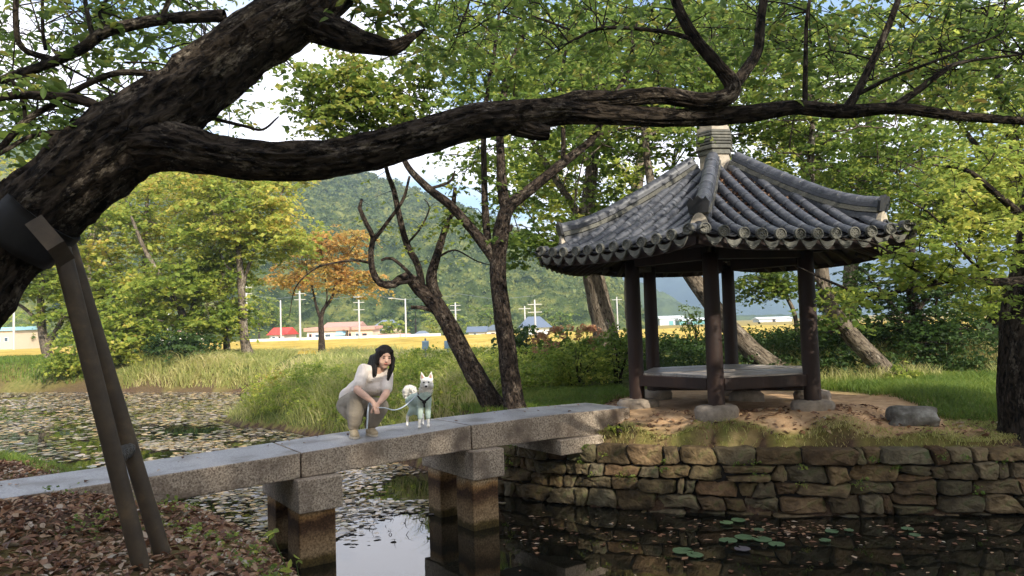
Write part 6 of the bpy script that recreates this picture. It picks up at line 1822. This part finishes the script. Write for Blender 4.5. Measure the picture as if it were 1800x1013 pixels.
for sh, el, wr in ((shR, elR, wrR), (shL, elL, wrL)):
    chain(mb, [(sh, .055), ((sh + el) / 2, .050), (el, .042)]); chain(mb, [(el, .043), (el * .6 + wr * .4, .042), (wr, .027)])
# hands: palm, four fingers folded over the other hand, thumb from the side of the palm
def hand(wr, tgt, sgn, lift):
    d = unit(tgt - wr); s_ = unit(np.cross(d, [0, 0, 1.0])) * sgn; u = np.cross(s_, d) * sgn
    pm = wr + d * .05
    chain(mb, [(wr, .027), (pm, .030), (pm + d * .035, .026)])
    mb.add(*sph(pm + d * .01, (.034, .034, .024)))
    for k in range(4):
        o_ = s_ * (-.026 + .0175 * k); L0 = (.040, .046, .043, .034)[k]
        a = pm + d * .040 + o_; b = a + d * L0 * .7 + np.array([0, 0, -.012 + lift]); c = b - s_ * .004 + np.array([0, 0, -.024]) + d * .008; e = c + np.array([0, 0, -.012]) - d * .016
        chain(mb, [(a, .0098), (b, .0092), (c, .0086), (e, .0075)])
    a = pm - s_ * .03; b = a + d * .03 - s_ * .012 + [0, 0, .006]; c = b + d * .026 + s_ * .012
    chain(mb, [(a, .012), (b, .0105), (c, .009)])
hand(wrR, hd + [.0, -.02, 0], 1, 0); hand(wrL, hd + [-.01, .03, .01], -1, .012)
# hidden body continues under the clothes: torso and legs
chain(mb, [(nk, .05), (J(650, 674, -.02), .10), (J(632, 694, .04), .10), (J(619, 708, .08), .11)])
knR, knL = J(628, 702, -.26), J(668, 715, -.24); hpR, hpL = J(611, 709, .02), J(634, 712, .12); anR, anL = J(621.5, 748, -.20), J(650, 742, -.12)
anR[2] = deck_z(anR) + .10; anL[2] = deck_z(anL) + .10
for h_, k_, a_ in ((hpR, knR, anR), (hpL, knL, anL)): chain(mb, [(h_, .08), (k_, .05), (a_, .035)])
blob('body', mb, M_SKIN, person, .0068, 3, PO)
# shirt
mb = MB()
chain(mb, [(J(614, 698, .10), .115), (J(625, 690, .05), .130), (J(642, 676, 0), .135), (J(655, 664, 0), .115)])
chain(mb, [(shR, .074), (J(660, 656, -.03), .070), (shL, .070)])
cap(mb, J(636, 686, -.08), J(664, 684, -.10), .09, .088); cap(mb, J(664, 684, -.06), J(675, 688, -.05), .085, .07); cap(mb, J(655, 668, -.07), J(672, 670, -.05), .085, .075)
for sh, el_ in ((shR, elR), (shL, elL)): chain(mb, [(sh, .072), (sh + (el_ - sh) * .40, .074), (sh + (el_ - sh) * .76, .069)])
blob('shirt', mb, M_SHIRT, person, .0085, 3, PO)
# shirt tail hanging out over the waist at the back
mb = MB(); cap(mb, J(609, 696, .12), J(614, 694, .0), .09, .10); cap(mb, J(606, 699, .12), J(610, 701, .02), .075, .09)
blob('shirt_tail', mb, M_SHIRT, person, .0085, 3, PO)
# trousers
mb = MB()
cap(mb, J(607, 713, .06), J(616, 724, -.08), .11, .105); cap(mb, J(640, 716, .08), J(652, 724, -.06), .10, .09)
cap(mb, hpR + [.01, 0, .0], hpL + [0, 0, .0], .118, .125)
for h_, k_, a_, r_ in ((hpR, knR, anR, .116), (hpL, knL, anL, .104)):
    chain(mb, [(h_, .118), (h_ * .5 + k_ * .5, .114), (k_, r_)]); chain(mb, [(k_, r_), (k_ * .55 + a_ * .45, r_ * .93), (a_ * .75 + k_ * .25, .085), (a_ + [0, 0, .03], .068)])
blob('trousers', mb, M_PANTS, person, .0085, 4, PO)
# shoes
for a_, tdir in ((anR, np.array([.32, -.92, 0])), (anL, np.array([.5, -.85, 0]))):
    tdir = unit(tdir); z0 = deck_z(a_); b = np.array([a_[0], a_[1], z0]); sd = np.array([-tdir[1], tdir[0], 0]); SM = np.column_stack([sd, tdir, [0, 0, 1]])
    mb = MB(); mb.add(*sph(b + [0, 0, .055], (.050, .066, .056), SM)); mb.add(*sph(b + tdir * .075 + [0, 0, .045], (.052, .088, .048), SM)); mb.add(*sph(b + tdir * .135 + [0, 0, .036], (.050, .066, .037), SM))
    sh_ = blob('shoe', mb, M_SHOE, person, .007, 3, PO)
    V = []; n = 20
    for z in (.001, .022):
        for j in range(n):
            t_ = 6.2832 * j / n; V.append(b + tdir * (.062 + math.cos(t_) * .148) + sd * math.sin(t_) * (.055 - .006 * math.cos(t_ * 2)) + [0, 0, z])
    mk('sole', np.array(V) - PO, [tuple(range(n))[::-1], tuple(range(n, 2 * n))] + [(j, (j + 1) % n, n + (j + 1) % n, n + j) for j in range(n)], M_SOLE, sh_, False)
# hair: parted cap over the skull, long locks falling on both sides
mb = MB()
mb.add(*sph(hc_ + hu * .042 - hf * .014, (.088, .090, .088), HM)); mb.add(*sph(hc_ + hu * .030 - hf * .030, (.092, .088, .094), HM)); mb.add(*sph(hc_ - hf * .060 - hu * .03, (.094, .062, .105), HM))
cap(mb, hc_ - hf * .05 - hu * .05, J(662, 650, .08), .085, .07); cap(mb, J(662, 650, .08), J(652, 654, .06), .065, .045)
for sg in (-1, 1): mb.add(*sph(hc_ + hs * .074 * sg - hf * .016 - hu * .010, (.026, .056, .085), HM))
part = hc_ + hu * .106 + hf * .022 - hs * .012
for k in range(13):
    f_ = k / 12; w_ = math.sin(k * 2.4) * 1.2
    a1 = hc_ + hu * (.070 - .01 * f_) + hs * (-.052 - .024 * f_) + hf * (.046 - .11 * f_)      # picture-left side
    a2 = J(660 - 6 * f_, 628, -.05 + .12 * f_); a3 = J(660 - 10 * f_ + w_, 642, -.10 + .15 * f_); tip = J(661 - 22 * f_ + w_, 660 - 16 * f_ + 3 * (k % 3), -.18 + .24 * f_)
    chain(mb, [(part - hf * .10 * f_, .012), (a1, .028), (a2, .032), (a3, .028), (tip, .010)])
    a1 = hc_ + hu * (.070 - .01 * f_) + hs * (.050 + .020 * f_) + hf * (.034 - .10 * f_)
    a2 = J(692 - 4 * f_, 630 + f_, -.06 + .10 * f_); a3 = J(690 - 3 * f_, 648 + w_, -.13 + .12 * f_); tip = J(682 - 3 * f_ + w_, 669 - 5 * f_, -.16 + .1 * f_)
    chain(mb, [(part - hf * .10 * f_, .012), (a1, .024), (a2, .021), (a3, .022), (tip, .010)])
blob('hair', mb, M_HAIR, person, .0066, 2, PO)
# a parting fringe sweep is left off the brow; eyes, brows, mouth
for sg in (-1, 1):
    c = hc_ + hs * .030 * sg + hf * .079 + hu * .003
    V, F = sph(c - PO, (.0125, .006, .0045), HM, 10, 6); mk('eye', V, F, M_EYE, person)
    V, F = sph(c - PO + hu * .020, (.017, .005, .0032), HM, 10, 6); mk('eyebrow', V, F, M_HAIR, person)
V, F = sph(hc_ - hu * .056 + hf * .0835 - PO, (.021, .008, .0065), HM, 10, 6); mk('mouth', V, F, M_LIP, person)

# ---- dog
M_FUR = surf('white_fur', [(.3, (.74, .69, .61)), (.7, (.92, .88, .82))], 12, .95, .6, 60, 5, None, .1, .008)
M_VEST = surf('mint_vest', [(.3, (.40, .50, .44)), (.7, (.50, .60, .53))], 8, .9, .4, 30, bdist=.008)
M_BLACK = plain('black_webbing', (.012, .012, .014), .7); M_EARIN = plain('ear_pink', (.52, .30, .24), .8); M_NOSE = plain('dog_nose', (.015, .012, .012), .35)
DD = 9.02
def Q(px, py, off=0.0): return P(px, py, DD + off)
pf = [Q(737, 750, -.02), Q(753, 749, .02), Q(716, 747, .24), Q(743, 744, .27)]
for p in pf: p[2] = deck_z(p) + .018
dog = empty('dog', (np.mean(pf, 0) * [1, 1, 0]) + [0, 0, deck_z(pf[0])], 'white prick-eared dog in a mint vest and black harness standing on the bridge', 'dog')
DO = np.array(dog.location)
chest, rump = Q(746.5, 703, .02), Q(727, 702, .28)
el = [Q(739.5, 714, .0), Q(752, 714, .03)]
neck = Q(748.5, 689, .0); head = Q(750, 672.5, -.04)
df = unit(np.array([.05, -1, -.10])); ds = unit(np.cross(df, [0, 0, 1.0])); du_ = np.cross(ds, df); DM = np.column_stack([ds, df, du_])
mb = MB()
chain(mb, [(chest, .080), ((chest + rump) / 2 + [0, 0, .012], .068), (rump, .068)])
cap(mb, chest + [0, 0, .03], neck, .075, .060); cap(mb, neck, head - df * .03, .060, .052)
mb.add(*sph(head, (.074, .072, .066), DM)); cap(mb, head + df * .035 - du_ * .012, head + df * .105 - du_ * .030, .034, .020)
mb.add(*sph(head - du_ * .036 + ds * .046, (.038, .045, .042), DM)); mb.add(*sph(head - du_ * .036 - ds * .046, (.038, .045, .042), DM)); mb.add(*sph(neck + du_ * .03, (.078, .06, .07), DM))
for sg in (-1, 1):
    b = head + ds * .044 * sg + du_ * .040 - df * .01; tip = head + ds * .060 * sg + du_ * .122 - df * .01
    for k in range(5):
        t_ = k / 4; mb.add(*sph(b + (tip - b) * t_, (.032 * (1 - t_) + .009, .013, .020 * (1 - t_) + .010), DM, 10, 6))
for i in (0, 1):
    kn = (el[i] + pf[i]) / 2 + df * -.004
    chain(mb, [(el[i] + [0, 0, .05], .040), (el[i], .034), (kn, .022), (pf[i] + [0, 0, .03], .017), (pf[i], .018)]); chain(mb, [(pf[i], .020), (pf[i] + df * .028, .017)])
for i, hip in ((2, rump + ds * -.045 + [0, 0, -.02]), (3, rump + ds * .045 + [0, 0, -.02])):
    knee = hip + df * .07 + [0, 0, -.12]; hock = pf[i] - df * .05 + [0, 0, .095]; knee[0] = (hip[0] + pf[i][0]) / 2
    chain(mb, [(hip, .056), (knee, .036), (hock, .019), (pf[i] + [0, 0, .01], .017), (pf[i] + df * .025, .016)])
blob('body', mb, M_FUR, dog, .0062, 2, DO)
# tail: fluffy curl over the back
mb = MB(); tb = Q(723, 698, .33); pts = []
for k in range(9):
    a = math.radians(-35 + 36 * k); rr = .062 - .003 * k
    pts.append((Q(720, 690, .33) + np.array([math.cos(a) * rr, 0.02 * math.sin(k), math.sin(a) * rr]), .034 + .012 * math.sin(k / 8 * 3.14)))
chain(mb, pts); cap(mb, tb, pts[0][0], .03, .034)
tl = blob('tail', mb, M_FUR, dog, .007, 2, DO)
# loose fur tufts on tail, neck ruff and cheeks
fr = np.random.default_rng(9); Cc = []; Dd = []
for c, r, n in ((Q(720, 690, .33), .088, 420), (neck + du_ * .02, .082, 330), (head - du_ * .03 - df * .01, .074, 200)):
    d = unit(fr.normal(0, 1, (n, 3))); Cc.append(c + d * np.array([r, r * .8, r])); Dd.append(d)
V, F = leaf_quads(np.vstack(Cc), .036, fr, .2, 1.0, .10, dirs=np.vstack(Dd) * 2, fold=.02)
mk('fur_tufts', V - DO, F, M_FUR, dog, False)['kind'] = 'stuff'
for sg in (-1, 1):
    V, F = sph(head + ds * .029 * sg + df * .068 + du_ * .014 - DO, (.011, .007, .009), DM, 10, 6); mk('eye', V, F, M_NOSE, dog)
    b = head + ds * .045 * sg + du_ * .055; tip = head + ds * .058 * sg + du_ * .108
    V = [b - ds * .019 + df * .010, b + ds * .019 + df * .010, tip + df * .006, b + df * -.004]; mk('ear_lining', np.array(V) - DO, [(0, 1, 2), (1, 0, 3), (2, 1, 3), (0, 2, 3)], M_EARIN, dog, False)
V, F = sph(head + df * .125 - du_ * .026 - DO, (.0165, .011, .013), DM, 12, 7); mk('nose', V, F, M_NOSE, dog)
# vest: body and upper legs
mb = MB()
chain(mb, [(chest, .088), ((chest + rump) / 2 + [0, 0, .012], .076), (rump + df * .02, .076)]); cap(mb, chest + [0, 0, .03], neck + [0, 0, -.03], .080, .070)
for i in (0, 1):
    kn = el[i] * .45 + pf[i] * .55; chain(mb, [(el[i] + [0, 0, .05], .047), (el[i], .042), (kn, .031)])
for i, hip in ((2, rump + ds * -.045 + [0, 0, -.02]), (3, rump + ds * .045 + [0, 0, -.02])):
    knee = hip + df * .07 + [0, 0, -.12]; knee[0] = (hip[0] + pf[i][0]) / 2; hock = pf[i] - df * .05 + [0, 0, .095]
    chain(mb, [(hip, .063), (knee, .044), (knee * .45 + hock * .55, .031)])
blob('vest', mb, M_VEST, dog, .0066, 3, DO)
# harness: two straps meeting in a Y on the chest
cp = chest + df * .092 + [0, 0, -.005]
har = None
for a, b, c in ((chest + ds * -.080 + df * .035 + [0, 0, .055], chest + ds * -.045 + df * .082 + [0, 0, .025], cp), (chest + ds * .080 + df * .035 + [0, 0, .055], chest + ds * .045 + df * .082 + [0, 0, .025], cp), (cp, cp + [0, 0, -.035], cp + df * -.015 + [0, 0, -.07])):
    V, F = tube([a, b, c], [.011, .012, .012], 8, .02); mk('harness_strap', V - DO, F, M_BLACK, dog)
V, F = sph(cp - DO + [0, 0, -.004], (.026, .012, .024), DM, 12, 7); mk('harness_plate', V, F, M_BLACK, dog)

# ---- leash: strap from the harness to the hands, its loose end hanging
M_LEASH = plain('pale_blue_strap', (.50, .56, .62), .6)
a = Q(735.5, 692, .02); hl = hd + np.array([.02, -.02, .0])
pts = [a, P(724, 703, 8.95), P(708, 716, 8.8), P(692, 721, 8.66), P(678, 717.5, 8.55), hl]
lo_ = None
V, F = tube(pts, [.0075] * 6, 8, .03)
leash = mk('leash', V, F, M_LEASH); tag(leash, 'pale blue leash strap sagging from the dog to the hands', 'leash')
pts = [hd + [-.03, 0, 0], J(650, 708, -.36), J(647, 722, -.40), J(646, 740, -.36), J(645, 754, -.34)]
V, F = tube(pts, [.008, .009, .010, .010, .009], 8, .03); mk('loose_end', V, F, M_LEASH, leash)
V, F = sph(a, (.014, .014, .014)); mk('clip', V, F, M_WIRE, leash)
bake_blobs()

# ================================================================== HAZE
def haze_box():
    V = [(x, y, z) for z in (-1.7, 330) for x, y in ((-2800, -200), (2800, -200), (2800, 3400), (-2800, 3400))]
    o = mk('haze', V, [(3, 2, 1, 0), (4, 5, 6, 7), (0, 1, 5, 4), (1, 2, 6, 5), (2, 3, 7, 6), (3, 0, 4, 7)], None, None, False)
    mt = bpy.data.materials.new('haze_air'); mt.use_nodes = True; t = mt.node_tree; t.nodes.clear()
    out = t.nodes.new('ShaderNodeOutputMaterial'); v = t.nodes.new('ShaderNodeVolumePrincipled')
    v.inputs['Color'].default_value = (.58, .77, 1.0, 1); v.inputs['Density'].default_value = .0005; v.inputs['Anisotropy'].default_value = .2
    t.links.new(v.outputs[0], out.inputs['Volume']); o.data.materials.append(mt)
    tag(o, kind='stuff')
haze_box()
